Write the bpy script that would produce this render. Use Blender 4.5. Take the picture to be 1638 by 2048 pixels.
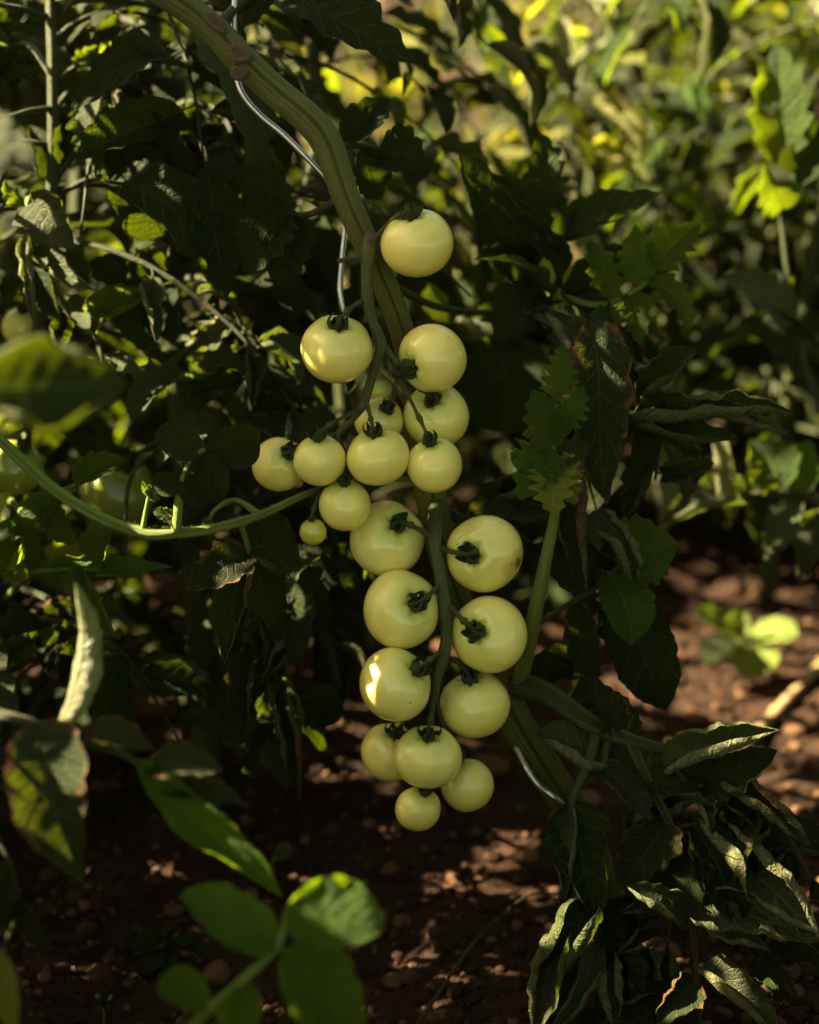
import bpy, math, random
import numpy as np
from mathutils import Vector, Matrix

for o in list(bpy.data.objects):
    bpy.data.objects.remove(o, do_unlink=True)
scene = bpy.context.scene
COL = scene.collection
R = math.radians

# ------------------------------------------------------------------ camera
CAM = Vector((0, 0, 0.75))
PITCH = R(18)
FOCAL, SENSOR = 50.0, 24.0
FW = Vector((0, math.cos(PITCH), -math.sin(PITCH)))
UP = Vector((0, math.sin(PITCH), math.cos(PITCH)))
RT = Vector((1, 0, 0))
K = SENSOR / FOCAL / 1638.0
FOCUS = 1.19
cd = bpy.data.cameras.new('camera')
cam = bpy.data.objects.new('camera', cd)
COL.objects.link(cam)
cam.location = CAM
cam.rotation_euler = (math.pi / 2 - PITCH, 0, 0)
cd.sensor_fit = 'HORIZONTAL'
cd.sensor_width = SENSOR
cd.lens = FOCAL
cd.clip_start = 0.02
cd.clip_end = 400
cd.dof.use_dof = True
cd.dof.focus_distance = FOCUS
cd.dof.aperture_fstop = 2.5
cd.dof.aperture_blades = 9
scene.camera = cam

# ------------------------------------------------------------------ light
SUN = Vector((-0.80, 0.10, 0.60)).normalized()       # towards the sun
ELEV = math.asin(SUN.z)
world = bpy.data.worlds.new('World')
scene.world = world
world.use_nodes = True
wn = world.node_tree
bg = wn.nodes['Background']
sky = wn.nodes.new('ShaderNodeTexSky')
sky.sky_type = 'NISHITA'
sky.sun_disc = False
sky.sun_elevation = ELEV
sky.sun_rotation = math.atan2(SUN.x, SUN.y)
sky.air_density = 0.7
sky.dust_density = 1.2
sky.ozone_density = 0.3
wb = wn.nodes.new('ShaderNodeMix')                    # the warm white balance of the picture, even over the whole sky
wb.data_type = 'RGBA'
wb.blend_type = 'MULTIPLY'
wb.inputs['Factor'].default_value = 1.0
wb.inputs['B'].default_value = (1.0, 0.80, 0.42, 1)
wn.links.new(sky.outputs['Color'], wb.inputs['A'])
wn.links.new(wb.outputs['Result'], bg.inputs['Color'])
bg.inputs['Strength'].default_value = 0.05
sl = bpy.data.lights.new('sun', 'SUN')
sl.energy = 5.0
sl.angle = R(0.5)
sl.color = (1.0, 0.82, 0.50)
so = bpy.data.objects.new('sun', sl)
so.rotation_euler = SUN.to_track_quat('Z', 'Y').to_euler()
so.location = SUN * 8
COL.objects.link(so)

vs = scene.view_settings
vs.view_transform = 'Standard'
vs.look = 'None'
vs.gamma = 1.0
vs.exposure = 3.5
scene.cycles.max_bounces = 6
scene.cycles.transmission_bounces = 4
scene.cycles.diffuse_bounces = 4
scene.cycles.transparent_max_bounces = 8
scene.cycles.use_denoising = True
scene.cycles.sample_clamp_indirect = 6.0

# ------------------------------------------------------------------ helpers
def P(px, py, d):
    px, py, d = float(px), float(py), float(d)
    return CAM + d * (FW + (px - 819) * K * RT + (1024 - py) * K * UP)

def proj(v):
    q = Vector(v) - CAM
    d = q.dot(FW)
    if d < 1e-3:
        return (1e6, 1e6, d)
    return (819 + q.dot(RT) / d / K, 1024 - q.dot(UP) / d / K, d)

def ground_z(x, y):
    return (0.012 * np.sin(7.1 * x + 1.3 * np.sin(3.7 * y)) * np.sin(6.3 * y + 0.7)
            + 0.008 * np.sin(17 * x + 2.1) * np.sin(15 * y + 1.9 * np.sin(9 * x))
            + 0.0035 * np.sin(43 * x + 3 * np.sin(11 * y)) * np.sin(39 * y))

def gpoint(px, py):
    """the point of the ground seen at a pixel"""
    w = P(px, py, 1) - CAM
    t = -CAM.z / w.z
    p = CAM + w * t
    return Vector((p.x, p.y, float(ground_z(p.x, p.y))))

def mesh_from(name, verts, faces, mat=None, smooth=True, uv=None, attr=None):
    me = bpy.data.meshes.new(name)
    verts = np.asarray(verts, dtype=np.float32)
    if isinstance(faces, np.ndarray):
        nf, k = faces.shape
        me.vertices.add(len(verts))
        me.vertices.foreach_set('co', verts.ravel())
        me.loops.add(nf * k)
        me.loops.foreach_set('vertex_index', faces.astype(np.int32).ravel())
        me.polygons.add(nf)
        me.polygons.foreach_set('loop_start', np.arange(0, nf * k, k, dtype=np.int32))
        me.update(calc_edges=True)
    else:
        me.from_pydata(verts.tolist(), [], faces)
    if uv is not None:
        ul = me.uv_layers.new(name='UVMap')
        li = np.empty(len(me.loops), dtype=np.int32)
        me.loops.foreach_get('vertex_index', li)
        ul.data.foreach_set('uv', np.asarray(uv, dtype=np.float32)[li].ravel())
    if attr is not None:
        a = me.attributes.new('tone', 'FLOAT', 'POINT')
        a.data.foreach_set('value', np.asarray(attr, dtype=np.float32))
    if smooth:
        me.polygons.foreach_set('use_smooth', np.ones(len(me.polygons), dtype=bool))
    if mat:
        me.materials.append(mat)
    me.validate()
    return me

def obj(name, me, parent=None):
    o = bpy.data.objects.new(name, me)
    COL.objects.link(o)
    if parent:
        o.parent = parent
    return o

def tag(o, label, cat, group=None, kind=None):
    if label: o['label'] = label
    if cat: o['category'] = cat
    if group: o['group'] = group
    if kind: o['kind'] = kind
    return o

def catmull(pts, n):
    """smooth resampling of a list of rows (any number of columns)"""
    p = np.asarray(pts, dtype=float)
    if len(p) == 2:
        return p[0] + (p[1] - p[0]) * np.linspace(0, 1, n)[:, None]
    p = np.vstack([2 * p[0] - p[1], p, 2 * p[-1] - p[-2]])
    m = len(p) - 3
    out = []
    for s in np.linspace(0, m, n):
        i = min(int(s), m - 1)
        t = s - i
        a, b, c, d = p[i:i + 4]
        out.append(0.5 * (2 * b + (c - a) * t + (2 * a - 5 * b + 4 * c - d) * t * t + (3 * b - a - 3 * c + d) * t ** 3))
    return np.array(out)

def tube_arrays(pts, rad, sides=10, seed=0, rough=0.0):
    pts = np.asarray(pts, float)
    n = len(pts)
    rad = np.broadcast_to(np.asarray(rad, float), (n,))
    tan = np.gradient(pts, axis=0)
    tan /= np.linalg.norm(tan, axis=1)[:, None] + 1e-12
    nrm = np.cross(tan[0], (0.31, 0.2, 0.93))
    if np.linalg.norm(nrm) < 1e-3: nrm = np.cross(tan[0], (1, 0, 0))
    nrm /= np.linalg.norm(nrm)
    rng = np.random.default_rng(seed)
    ph = rng.uniform(0, 6.28, 4)
    vs_, uv = [], []
    ang = np.linspace(0, 2 * np.pi, sides, endpoint=False)
    for i in range(n):
        nrm = nrm - tan[i] * nrm.dot(tan[i])
        nrm /= np.linalg.norm(nrm)
        b = np.cross(tan[i], nrm)
        s = i / max(1, n - 1) * 9
        r = rad[i] * (1 + rough * (np.sin(3 * ang + ph[0] + s) + np.sin(2 * ang - s * 1.7 + ph[1]) + 0.6 * np.sin(5 * ang + ph[2])))
        vs_.append(pts[i] + r[:, None] * (np.cos(ang)[:, None] * nrm + np.sin(ang)[:, None] * b))
        uv += [(i / max(1, n - 1), k / sides) for k in range(sides)]
    vs_.append(pts[:1] - tan[0] * rad[0] * 0.4); vs_.append(pts[-1:] + tan[-1] * rad[-1] * 0.4)
    uv += [(0, 0), (1, 0)]
    v = np.vstack(vs_)
    f = []
    for i in range(n - 1):
        for k in range(sides):
            k2 = (k + 1) % sides
            a, b_, c, d = i * sides + k, i * sides + k2, (i + 1) * sides + k2, (i + 1) * sides + k
            f += [(a, b_, c), (a, c, d)]
    e0, e1 = n * sides, n * sides + 1
    for k in range(sides):
        k2 = (k + 1) % sides
        f.append((e0, k2, k)); f.append((e1, (n - 1) * sides + k, (n - 1) * sides + k2))
    return v, np.array(f), np.array(uv)

def merge(parts):
    V, F, U, off = [], [], [], 0
    for v, f, u in parts:
        V.append(v); F.append(f + off); U.append(u); off += len(v)
    return np.vstack(V), np.vstack(F), np.vstack(U)

def px_path(pts):
    """[(px, py, depth, width_px)] -> rows of x, y, z, radius"""
    rows = []
    for px, py, d, w in pts:
        p = P(px, py, d)
        rows.append((p.x, p.y, p.z, w * 0.5 * K * d))
    return rows

# ------------------------------------------------------------------ materials
def new_mat(name):
    m = bpy.data.materials.new(name)
    m.use_nodes = True
    nt = m.node_tree
    nt.nodes.clear()
    out = nt.nodes.new('ShaderNodeOutputMaterial')
    return m, nt, out

class N:
    def __init__(s, nt): s.nt = nt
    def node(s, t, **kw):
        n = s.nt.nodes.new(t)
        for k, v in kw.items(): setattr(n, k, v)
        return n
    def put(s, sock, v):
        if isinstance(v, bpy.types.NodeSocket): s.nt.links.new(v, sock)
        else: sock.default_value = v
    def math(s, op, a, b=0.0, c=0.0, clamp=False):
        n = s.node('ShaderNodeMath', operation=op, use_clamp=clamp)
        s.put(n.inputs[0], a); s.put(n.inputs[1], b); s.put(n.inputs[2], c)
        return n.outputs[0]
    def mix(s, f, a, b, mode='MIX'):
        n = s.node('ShaderNodeMix', data_type='RGBA', blend_type=mode)
        s.put(n.inputs['Factor'], f)
        s.put(n.inputs['A'], a if isinstance(a, bpy.types.NodeSocket) else (*a, 1)[:4])
        s.put(n.inputs['B'], b if isinstance(b, bpy.types.NodeSocket) else (*b, 1)[:4])
        return n.outputs['Result']
    def ramp(s, v, lo, hi):
        n = s.node('ShaderNodeMapRange', interpolation_type='SMOOTHSTEP')
        s.put(n.inputs[0], v); n.inputs[1].default_value = lo; n.inputs[2].default_value = hi
        return n.outputs[0]
    def noise(s, vec, scale, detail=4, rough=0.55):
        n = s.node('ShaderNodeTexNoise')
        if vec is not None: s.nt.links.new(vec, n.inputs['Vector'])
        n.inputs['Scale'].default_value = scale; n.inputs['Detail'].default_value = detail; n.inputs['Roughness'].default_value = rough
        return n.outputs['Fac']
    def bump(s, h, dist, strength=1.0):
        n = s.node('ShaderNodeBump')
        n.inputs['Strength'].default_value = strength; n.inputs['Distance'].default_value = dist
        s.nt.links.new(h, n.inputs['Height'])
        return n.outputs[0]

def leaf_mat(name, top, under, trans, tfac=0.32, edge=None, edge_amt=0.5, rough=0.42, spec=0.35):
    m, nt, out = new_mat(name)
    n = N(nt)
    uv = n.node('ShaderNodeUVMap').outputs[0]
    sep = n.node('ShaderNodeSeparateXYZ'); nt.links.new(uv, sep.inputs[0])
    u, v = sep.outputs[0], sep.outputs[1]
    av = n.math('ABSOLUTE', n.math('MULTIPLY_ADD', v, 2.0, -1.0))
    ob = n.node('ShaderNodeObjectInfo')
    rnd = ob.outputs['Random']
    tc = n.node('ShaderNodeTexCoord').outputs['Object']
    # veins: midrib, side veins running forward, fine net
    ph = n.math('ADD', n.math('MULTIPLY', n.math('MULTIPLY_ADD', av, -0.22, u), 7.0), n.math('MULTIPLY', n.noise(tc, 3.5, 3), 1.1))
    side = n.ramp(n.math('ABSOLUTE', n.math('ADD', n.math('FRACT', ph), -0.5)), 0.035, 0.10)     # 0 on a vein
    mid = n.ramp(av, 0.02, 0.07)
    vor = n.node('ShaderNodeTexVoronoi', feature='DISTANCE_TO_EDGE')
    mp = n.node('ShaderNodeMapping'); nt.links.new(uv, mp.inputs[0]); mp.inputs['Scale'].default_value = (1.0, 0.55, 1)
    nt.links.new(mp.outputs[0], vor.inputs['Vector']); vor.inputs['Scale'].default_value = 26
    net = n.ramp(vor.outputs['Distance'], 0.01, 0.10)
    vein = n.math('MULTIPLY', n.math('MULTIPLY', side, mid), n.math('MULTIPLY_ADD', net, 0.35, 0.65))   # 1 between veins
    blotch = n.noise(tc, 5.0, 5)
    geo = n.node('ShaderNodeNewGeometry')
    tcol = n.mix(n.math('MULTIPLY', n.math('SUBTRACT', 1.0, vein), 0.5), top, [min(1, c * 2.2 + 0.012) for c in top])
    ucol = n.mix(n.math('MULTIPLY', n.math('SUBTRACT', 1.0, vein), 0.45), under, [c * 0.45 for c in under])
    col = n.mix(geo.outputs['Backfacing'], tcol, ucol)
    hsv = n.node('ShaderNodeHueSaturation'); nt.links.new(col, hsv.inputs['Color'])
    n.put(hsv.inputs['Value'], n.math('ADD', n.math('MULTIPLY_ADD', rnd, 0.6, 0.45), n.math('MULTIPLY', blotch, 0.5)))
    n.put(hsv.inputs['Hue'], n.math('MULTIPLY_ADD', rnd, 0.03, 0.485))
    col = hsv.outputs[0]
    trc = n.mix(n.math('MULTIPLY', n.math('SUBTRACT', 1.0, vein), 0.6), trans, [c * 0.5 for c in trans])
    if edge:
        e = n.ramp(n.math('ADD', n.math('MULTIPLY', n.math('MAXIMUM', av, n.math('MULTIPLY_ADD', u, 1.6, -0.6)), 0.75), n.noise(tc, 7.0, 4)), 1.32 - edge_amt * 0.5, 1.40 - edge_amt * 0.4)
        ec = n.mix(n.noise(tc, 30.0, 3), edge, [c * 0.4 for c in edge])
        col = n.mix(e, col, ec)
        trc = n.mix(e, trc, [c * 0.5 for c in edge])
    b = n.bump(n.math('ADD', vein, n.math('MULTIPLY', n.noise(tc, 40.0, 3), 0.5)), 0.02, 0.55)
    pr = n.node('ShaderNodeBsdfPrincipled')
    nt.links.new(col, pr.inputs['Base Color']); nt.links.new(b, pr.inputs['Normal'])
    n.put(pr.inputs['Roughness'], n.math('MULTIPLY_ADD', blotch, 0.25, rough))
    pr.inputs['Specular IOR Level'].default_value = spec
    tr = n.node('ShaderNodeBsdfTranslucent')
    nt.links.new(trc, tr.inputs['Color']); nt.links.new(b, tr.inputs['Normal'])
    mx = n.node('ShaderNodeMixShader'); mx.inputs[0].default_value = tfac
    nt.links.new(pr.outputs[0], mx.inputs[1]); nt.links.new(tr.outputs[0], mx.inputs[2])
    nt.links.new(mx.outputs[0], out.inputs[0])
    return m

M = {}
M['dark'] = leaf_mat('leaf_mature', (0.0115, 0.018, 0.0038), (0.046, 0.052, 0.018), (0.125, 0.175, 0.004), 0.18, spec=.09)
M['young'] = leaf_mat('leaf_young', (0.022, 0.044, 0.005), (0.055, 0.075, 0.016), (0.30, 0.40, 0.008), 0.32, spec=.14)
M['brown'] = leaf_mat('leaf_scorched', (0.013, 0.019, 0.005), (0.060, 0.062, 0.026), (0.13, 0.16, 0.006), 0.18, (0.13, 0.068, 0.028), 0.45, spec=.1)
M['yellow'] = leaf_mat('leaf_yellowing', (0.095, 0.105, 0.010), (0.15, 0.14, 0.034), (0.46, 0.46, 0.025), 0.42, (0.20, 0.11, 0.03), 0.35)
M['pale'] = leaf_mat('leaf_downy', (0.032, 0.039, 0.015), (0.105, 0.112, 0.048), (0.20, 0.27, 0.02), 0.20, rough=0.5, spec=0.2)
M['silver'] = leaf_mat('leaf_sunlit_pale', (0.155, 0.155, 0.075), (0.15, 0.155, 0.075), (0.28, 0.36, 0.015), 0.22, rough=0.4, spec=0.35)  # sun glare on leaves is put into this pale colour

def stem_mat(name, c1, c2, c3, rough=0.55, scale=1.0):
    m, nt, out = new_mat(name)
    n = N(nt)
    uv = n.node('ShaderNodeUVMap').outputs[0]
    mp = n.node('ShaderNodeMapping'); nt.links.new(uv, mp.inputs[0]); mp.inputs['Scale'].default_value = (5 * scale, 26, 1)
    tc = n.node('ShaderNodeTexCoord').outputs['Object']
    st = n.noise(mp.outputs[0], 1.0, 5, 0.6)
    bl = n.noise(tc, 14.0, 4)
    fine = n.noise(tc, 260.0, 3)
    col = n.mix(n.ramp(st, 0.38, 0.66), c1, c2)
    col = n.mix(n.math('MULTIPLY', n.ramp(bl, 0.52, 0.70), 0.75), col, c3)
    pr = n.node('ShaderNodeBsdfPrincipled')
    nt.links.new(col, pr.inputs['Base Color'])
    pr.inputs['Roughness'].default_value = rough
    pr.inputs['Specular IOR Level'].default_value = 0.35
    nt.links.new(n.bump(n.math('ADD', n.math('MULTIPLY', st, 1.4), n.math('ADD', n.math('MULTIPLY', fine, 0.5), bl)), 0.003, 0.9), pr.inputs['Normal'])
    nt.links.new(pr.outputs[0], out.inputs[0])
    return m
M['stem'] = stem_mat('main_stem_skin', (0.082, 0.092, 0.010), (0.068, 0.077, 0.009), (0.076, 0.062, 0.015))
M['truss'] = stem_mat('truss_skin', (0.080, 0.098, 0.024), (0.056, 0.072, 0.016), (0.085, 0.075, 0.03))
M['stalk'] = stem_mat('leaf_stalk_skin', (0.045, 0.058, 0.012), (0.03, 0.042, 0.009), (0.055, 0.05, 0.02))
M['shoot'] = stem_mat('green_shoot_skin', (0.16, 0.23, 0.03), (0.11, 0.17, 0.02), (0.17, 0.20, 0.04))
M['calyx'] = stem_mat('calyx_skin', (0.068, 0.088, 0.022), (0.042, 0.058, 0.014), (0.07, 0.06, 0.025), 0.5)
M['scar'] = stem_mat('leaf_scar_cork', (0.13, 0.10, 0.05), (0.075, 0.05, 0.025), (0.17, 0.135, 0.08), 0.8)
M['seed'] = leaf_mat('seedling_leaf', (0.13, 0.17, 0.030), (0.15, 0.19, 0.04), (0.30, 0.44, 0.015), 0.3, spec=.3)
M['stalk2'] = stem_mat('upright_stalk_skin', (0.12, 0.15, 0.022), (0.085, 0.115, 0.016), (0.12, 0.11, 0.03))
M['vivid'] = leaf_mat('shoot_leaf', (0.024, 0.050, 0.004), (0.05, 0.08, 0.012), (0.30, 0.48, 0.006), 0.45, spec=.12)
M['cane'] = stem_mat('bamboo_cane', (0.34, 0.23, 0.12), (0.25, 0.16, 0.08), (0.18, 0.11, 0.05), 0.5)

def hair_mat():
    m, nt, out = new_mat('plant_hair')
    n = N(nt)
    a = n.node('ShaderNodeBsdfDiffuse'); a.inputs[0].default_value = (0.35, 0.38, 0.2, 1)
    b = n.node('ShaderNodeBsdfTranslucent'); b.inputs[0].default_value = (0.4, 0.42, 0.2, 1)
    mx = n.node('ShaderNodeMixShader'); mx.inputs[0].default_value = 0.5
    nt.links.new(a.outputs[0], mx.inputs[1]); nt.links.new(b.outputs[0], mx.inputs[2]); nt.links.new(mx.outputs[0], out.inputs[0])
    return m
M['hair'] = hair_mat()

def wire_mat():
    m, nt, out = new_mat('galvanised_wire')
    n = N(nt)
    tc = n.node('ShaderNodeTexCoord').outputs['Object']
    pr = n.node('ShaderNodeBsdfPrincipled')
    pr.inputs['Metallic'].default_value = 1.0
    nt.links.new(n.mix(n.noise(tc, 60.0), (0.42, 0.41, 0.40), (0.62, 0.61, 0.60)), pr.inputs['Base Color'])
    n.put(pr.inputs['Roughness'], n.math('MULTIPLY_ADD', n.noise(tc, 120.0), 0.25, 0.16))
    nt.links.new(pr.outputs[0], out.inputs[0])
    return m
M['wire'] = wire_mat()

def tomato_mat(name, base, green, blemish=False):
    m, nt, out = new_mat(name)
    n = N(nt)
    tc = n.node('ShaderNodeTexCoord').outputs['Object']
    sep = n.node('ShaderNodeSeparateXYZ'); nt.links.new(tc, sep.inputs[0])
    oi = n.node('ShaderNodeObjectInfo')
    add = n.node('ShaderNodeVectorMath', operation='ADD'); nt.links.new(tc, add.inputs[0]); nt.links.new(oi.outputs['Location'], add.inputs[1])
    at = n.node('ShaderNodeAttribute'); at.attribute_name = 'tone'            # 1 at the stalk, 0 at the blossom end
    tone = at.outputs['Fac']
    big = n.noise(add.outputs[0], 24.0, 3)
    fine = n.noise(add.outputs[0], 340.0, 3)
    col = n.mix(n.ramp(big, 0.35, 0.7), base, [base[0] * 0.95, base[1] * 0.93, base[2] * 0.72])
    col = n.mix(n.math('MULTIPLY', n.math('POWER', oi.outputs['Random'], 1.5), 0.38), col, (base[0] * .80, base[1] * .92, base[2] * .62))
    col = n.mix(n.math('MULTIPLY', n.ramp(tone, 0.80, 0.99), 0.7), col, green)
    mpv = n.node('ShaderNodeMapping'); nt.links.new(add.outputs[0], mpv.inputs[0]); mpv.inputs['Scale'].default_value = (1, 1, .25)
    col = n.mix(n.math('MULTIPLY', n.ramp(n.noise(mpv.outputs[0], 150.0, 3), 0.52, 0.75), 0.16), col, green)
    col = n.mix(n.math('MULTIPLY', n.ramp(n.math('SUBTRACT', 1.0, tone), 0.35, 0.95), 0.75), col, (base[0] * 0.92, base[1] * 0.86, base[2] * 0.38))
    # dust specks
    vor = n.node('ShaderNodeTexVoronoi'); nt.links.new(add.outputs[0], vor.inputs['Vector']); vor.inputs['Scale'].default_value = 130
    hv = n.node('ShaderNodeSeparateColor'); nt.links.new(vor.outputs['Color'], hv.inputs[0])
    sp = n.math('MULTIPLY', n.math('LESS_THAN', vor.outputs['Distance'], 0.09), n.math('GREATER_THAN', hv.outputs[0], 0.90))
    col = n.mix(n.math('MULTIPLY', sp, 0.8), col, (0.08, 0.06, 0.03))
    if blemish:
        vm = n.node('ShaderNodeVectorMath', operation='DISTANCE'); nt.links.new(tc, vm.inputs[0]); vm.inputs[1].default_value = blemish
        dd = n.math('ADD', vm.outputs['Value'], n.math('MULTIPLY_ADD', n.noise(tc, 120.0, 5), 0.020, -0.010))
        col = n.mix(n.math('SUBTRACT', 0.55, n.math('MULTIPLY', n.ramp(dd, 0.006, 0.017), 0.55)), col, (0.42, 0.30, 0.03))
        col = n.mix(n.math('SUBTRACT', 0.85, n.math('MULTIPLY', n.ramp(dd, 0.002, 0.008), 0.85)), col, (0.16, 0.07, 0.015))
    pr = n.node('ShaderNodeBsdfPrincipled')
    nt.links.new(col, pr.inputs['Base Color'])
    pr.subsurface_method = 'RANDOM_WALK'
    pr.inputs['Subsurface Weight'].default_value = 0.30
    pr.inputs['Subsurface Radius'].default_value = (1.0, 0.8, 0.3)
    pr.inputs['Subsurface Scale'].default_value = 0.007
    n.put(pr.inputs['Roughness'], n.math('MULTIPLY_ADD', fine, 0.10, 0.17))
    pr.inputs['Specular IOR Level'].default_value = 0.5
    pr.inputs['Coat Weight'].default_value = 0.5
    pr.inputs['Coat Roughness'].default_value = 0.10
    nt.links.new(n.bump(fine, 0.0006, 0.15), pr.inputs['Normal'])
    nt.links.new(pr.outputs[0], out.inputs[0])
    return m
TB, TG = (0.77, 0.69, 0.215), (0.46, 0.50, 0.10)
M['tomato'] = tomato_mat('pale_tomato_skin', TB, TG)
M['tomato_green'] = tomato_mat('green_tomato_skin', (0.22, 0.25, 0.035), (0.18, 0.21, 0.03))

M['tomato_lime'] = tomato_mat('lime_tomato_skin', (0.46, 0.45, 0.08), (0.36, 0.38, 0.06))

def soil_mat(name, clods=False):
    m, nt, out = new_mat(name)
    n = N(nt)
    tc = n.node('ShaderNodeNewGeometry').outputs['Position']
    a = n.noise(tc, 6.0, 6, 0.65); b = n.noise(tc, 90.0, 6, 0.7); c = n.noise(tc, 420.0, 3, 0.6)
    col = n.mix(n.ramp(a, 0.3, 0.7), (0.022, 0.0098, 0.0046), (0.042, 0.0192, 0.009))
    col = n.mix(n.math('MULTIPLY', n.ramp(b, 0.5, 0.75), 0.6), col, (0.078, 0.038, 0.020))
    if clods:
        at = n.node('ShaderNodeAttribute'); at.attribute_name = 'tone'
        col = n.mix(n.ramp(at.outputs['Fac'], 0.45, 1.0), col, (0.165, 0.086, 0.042))
    pr = n.node('ShaderNodeBsdfPrincipled')
    nt.links.new(col, pr.inputs['Base Color'])
    pr.inputs['Roughness'].default_value = 0.9
    pr.inputs['Specular IOR Level'].default_value = 0.2
    nt.links.new(n.bump(n.math('ADD', b, n.math('MULTIPLY', c, 0.4)), 0.012, 0.9), pr.inputs['Normal'])
    nt.links.new(pr.outputs[0], out.inputs[0])
    return m
M['soil'] = soil_mat('garden_soil')
M['clod'] = soil_mat('soil_crumbs', True)

# ------------------------------------------------------------------ ground
def axis(lo, hi, step, far):
    mid = np.arange(lo, hi, step)
    g = step * 1.35 ** np.arange(1, 40)
    r = hi + np.cumsum(g); l = lo - np.cumsum(g)
    return np.concatenate([l[l > -far][::-1], mid, r[r < far]])
gx, gy = axis(-1.2, 1.9, 0.018, 120), axis(0.6, 4.2, 0.018, 160)
X, Y = np.meshgrid(gx, gy, indexing='ij')
rng = np.random.default_rng(5)
Z = ground_z(X, Y) + rng.normal(0, 0.0018, X.shape)
ni, nj = X.shape
idx = np.arange(ni * nj).reshape(ni, nj)
F = np.stack([idx[:-1, :-1].ravel(), idx[1:, :-1].ravel(), idx[1:, 1:].ravel(), idx[:-1, 1:].ravel()], 1)
ground = obj('ground', mesh_from('ground', np.stack([X.ravel(), Y.ravel(), Z.ravel()], 1), F, M['soil']))
ground['kind'] = 'structure'
ground['label'] = 'reddish brown crumbly garden soil'

def ico(sub):
    t = (1 + 5 ** .5) / 2
    v = [(-1, t, 0), (1, t, 0), (-1, -t, 0), (1, -t, 0), (0, -1, t), (0, 1, t), (0, -1, -t), (0, 1, -t), (t, 0, -1), (t, 0, 1), (-t, 0, -1), (-t, 0, 1)]
    f = [(0, 11, 5), (0, 5, 1), (0, 1, 7), (0, 7, 10), (0, 10, 11), (1, 5, 9), (5, 11, 4), (11, 10, 2), (10, 7, 6), (7, 1, 8), (3, 9, 4), (3, 4, 2), (3, 2, 6), (3, 6, 8), (3, 8, 9), (4, 9, 5), (2, 4, 11), (6, 2, 10), (8, 6, 7), (9, 8, 1)]
    v = [np.array(q) / np.linalg.norm(q) for q in v]
    for _ in range(sub):
        cache, nf = {}, []
        def md(a, b):
            k = (min(a, b), max(a, b))
            if k not in cache:
                q = v[a] + v[b]; v.append(q / np.linalg.norm(q)); cache[k] = len(v) - 1
            return cache[k]
        for a, b, c in f:
            x, y, z = md(a, b), md(b, c), md(c, a)
            nf += [(a, x, z), (b, y, x), (c, z, y), (x, y, z)]
        f = nf
    return np.array(v), np.array(f)

def clod_shape(sub, seed):
    v, f = ico(sub)
    r = np.random.default_rng(seed)
    s = np.ones(len(v))
    for _ in range(5):
        d = r.normal(size=3); d /= np.linalg.norm(d)
        s += r.uniform(-0.22, 0.22) * np.maximum(0, v @ d) ** 2 + r.uniform(-.10, .10) * np.sin(5 * (v @ d) + r.uniform(0, 6))
    return v * s[:, None] * r.uniform(0.7, 1.2, 3), f

def scatter_clods():
    r = np.random.default_rng(11)
    big = [clod_shape(2, 100 + i) for i in range(5)]
    mids = [clod_shape(1, 200 + i) for i in range(8)]
    small = [clod_shape(0, 300 + i) for i in range(6)]
    V, Fc, T, off = [], [], [], 0
    for n, lib, lo, hi in ((150, big, 0.007, 0.014), (6500, mids, 0.003, 0.0075), (26000, small, 0.0014, 0.0042)):
        for i in range(n):
            yy = 0.95 + 2.9 * r.random() ** 1.6
            xx = r.uniform(-0.30, 0.30) * (yy + 0.5) * 1.15
            s = lo + (hi - lo) * r.random() ** 2.2
            v, f = lib[r.integers(len(lib))]
            a = r.uniform(0, 6.28); ca, sa = math.cos(a), math.sin(a)
            q = v @ np.array([[ca, -sa, 0], [sa, ca, 0], [0, 0, 0.8]])
            q = q * s + (xx, yy, float(ground_z(xx, yy)) + s * 0.35)
            V.append(q); Fc.append(f + off); off += len(v)
            T.append(np.full(len(v), r.random() ** 1.5))
    o = obj('soil_crumbs', mesh_from('soil_crumbs', np.vstack(V), np.vstack(Fc), M['clod'], attr=np.concatenate(T)))
    o.data.polygons.foreach_set('use_smooth', np.zeros(len(o.data.polygons), dtype=bool))
    tag(o, 'loose crumbs and small stones of reddish soil', 'soil crumbs', kind='stuff')
scatter_clods()

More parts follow.
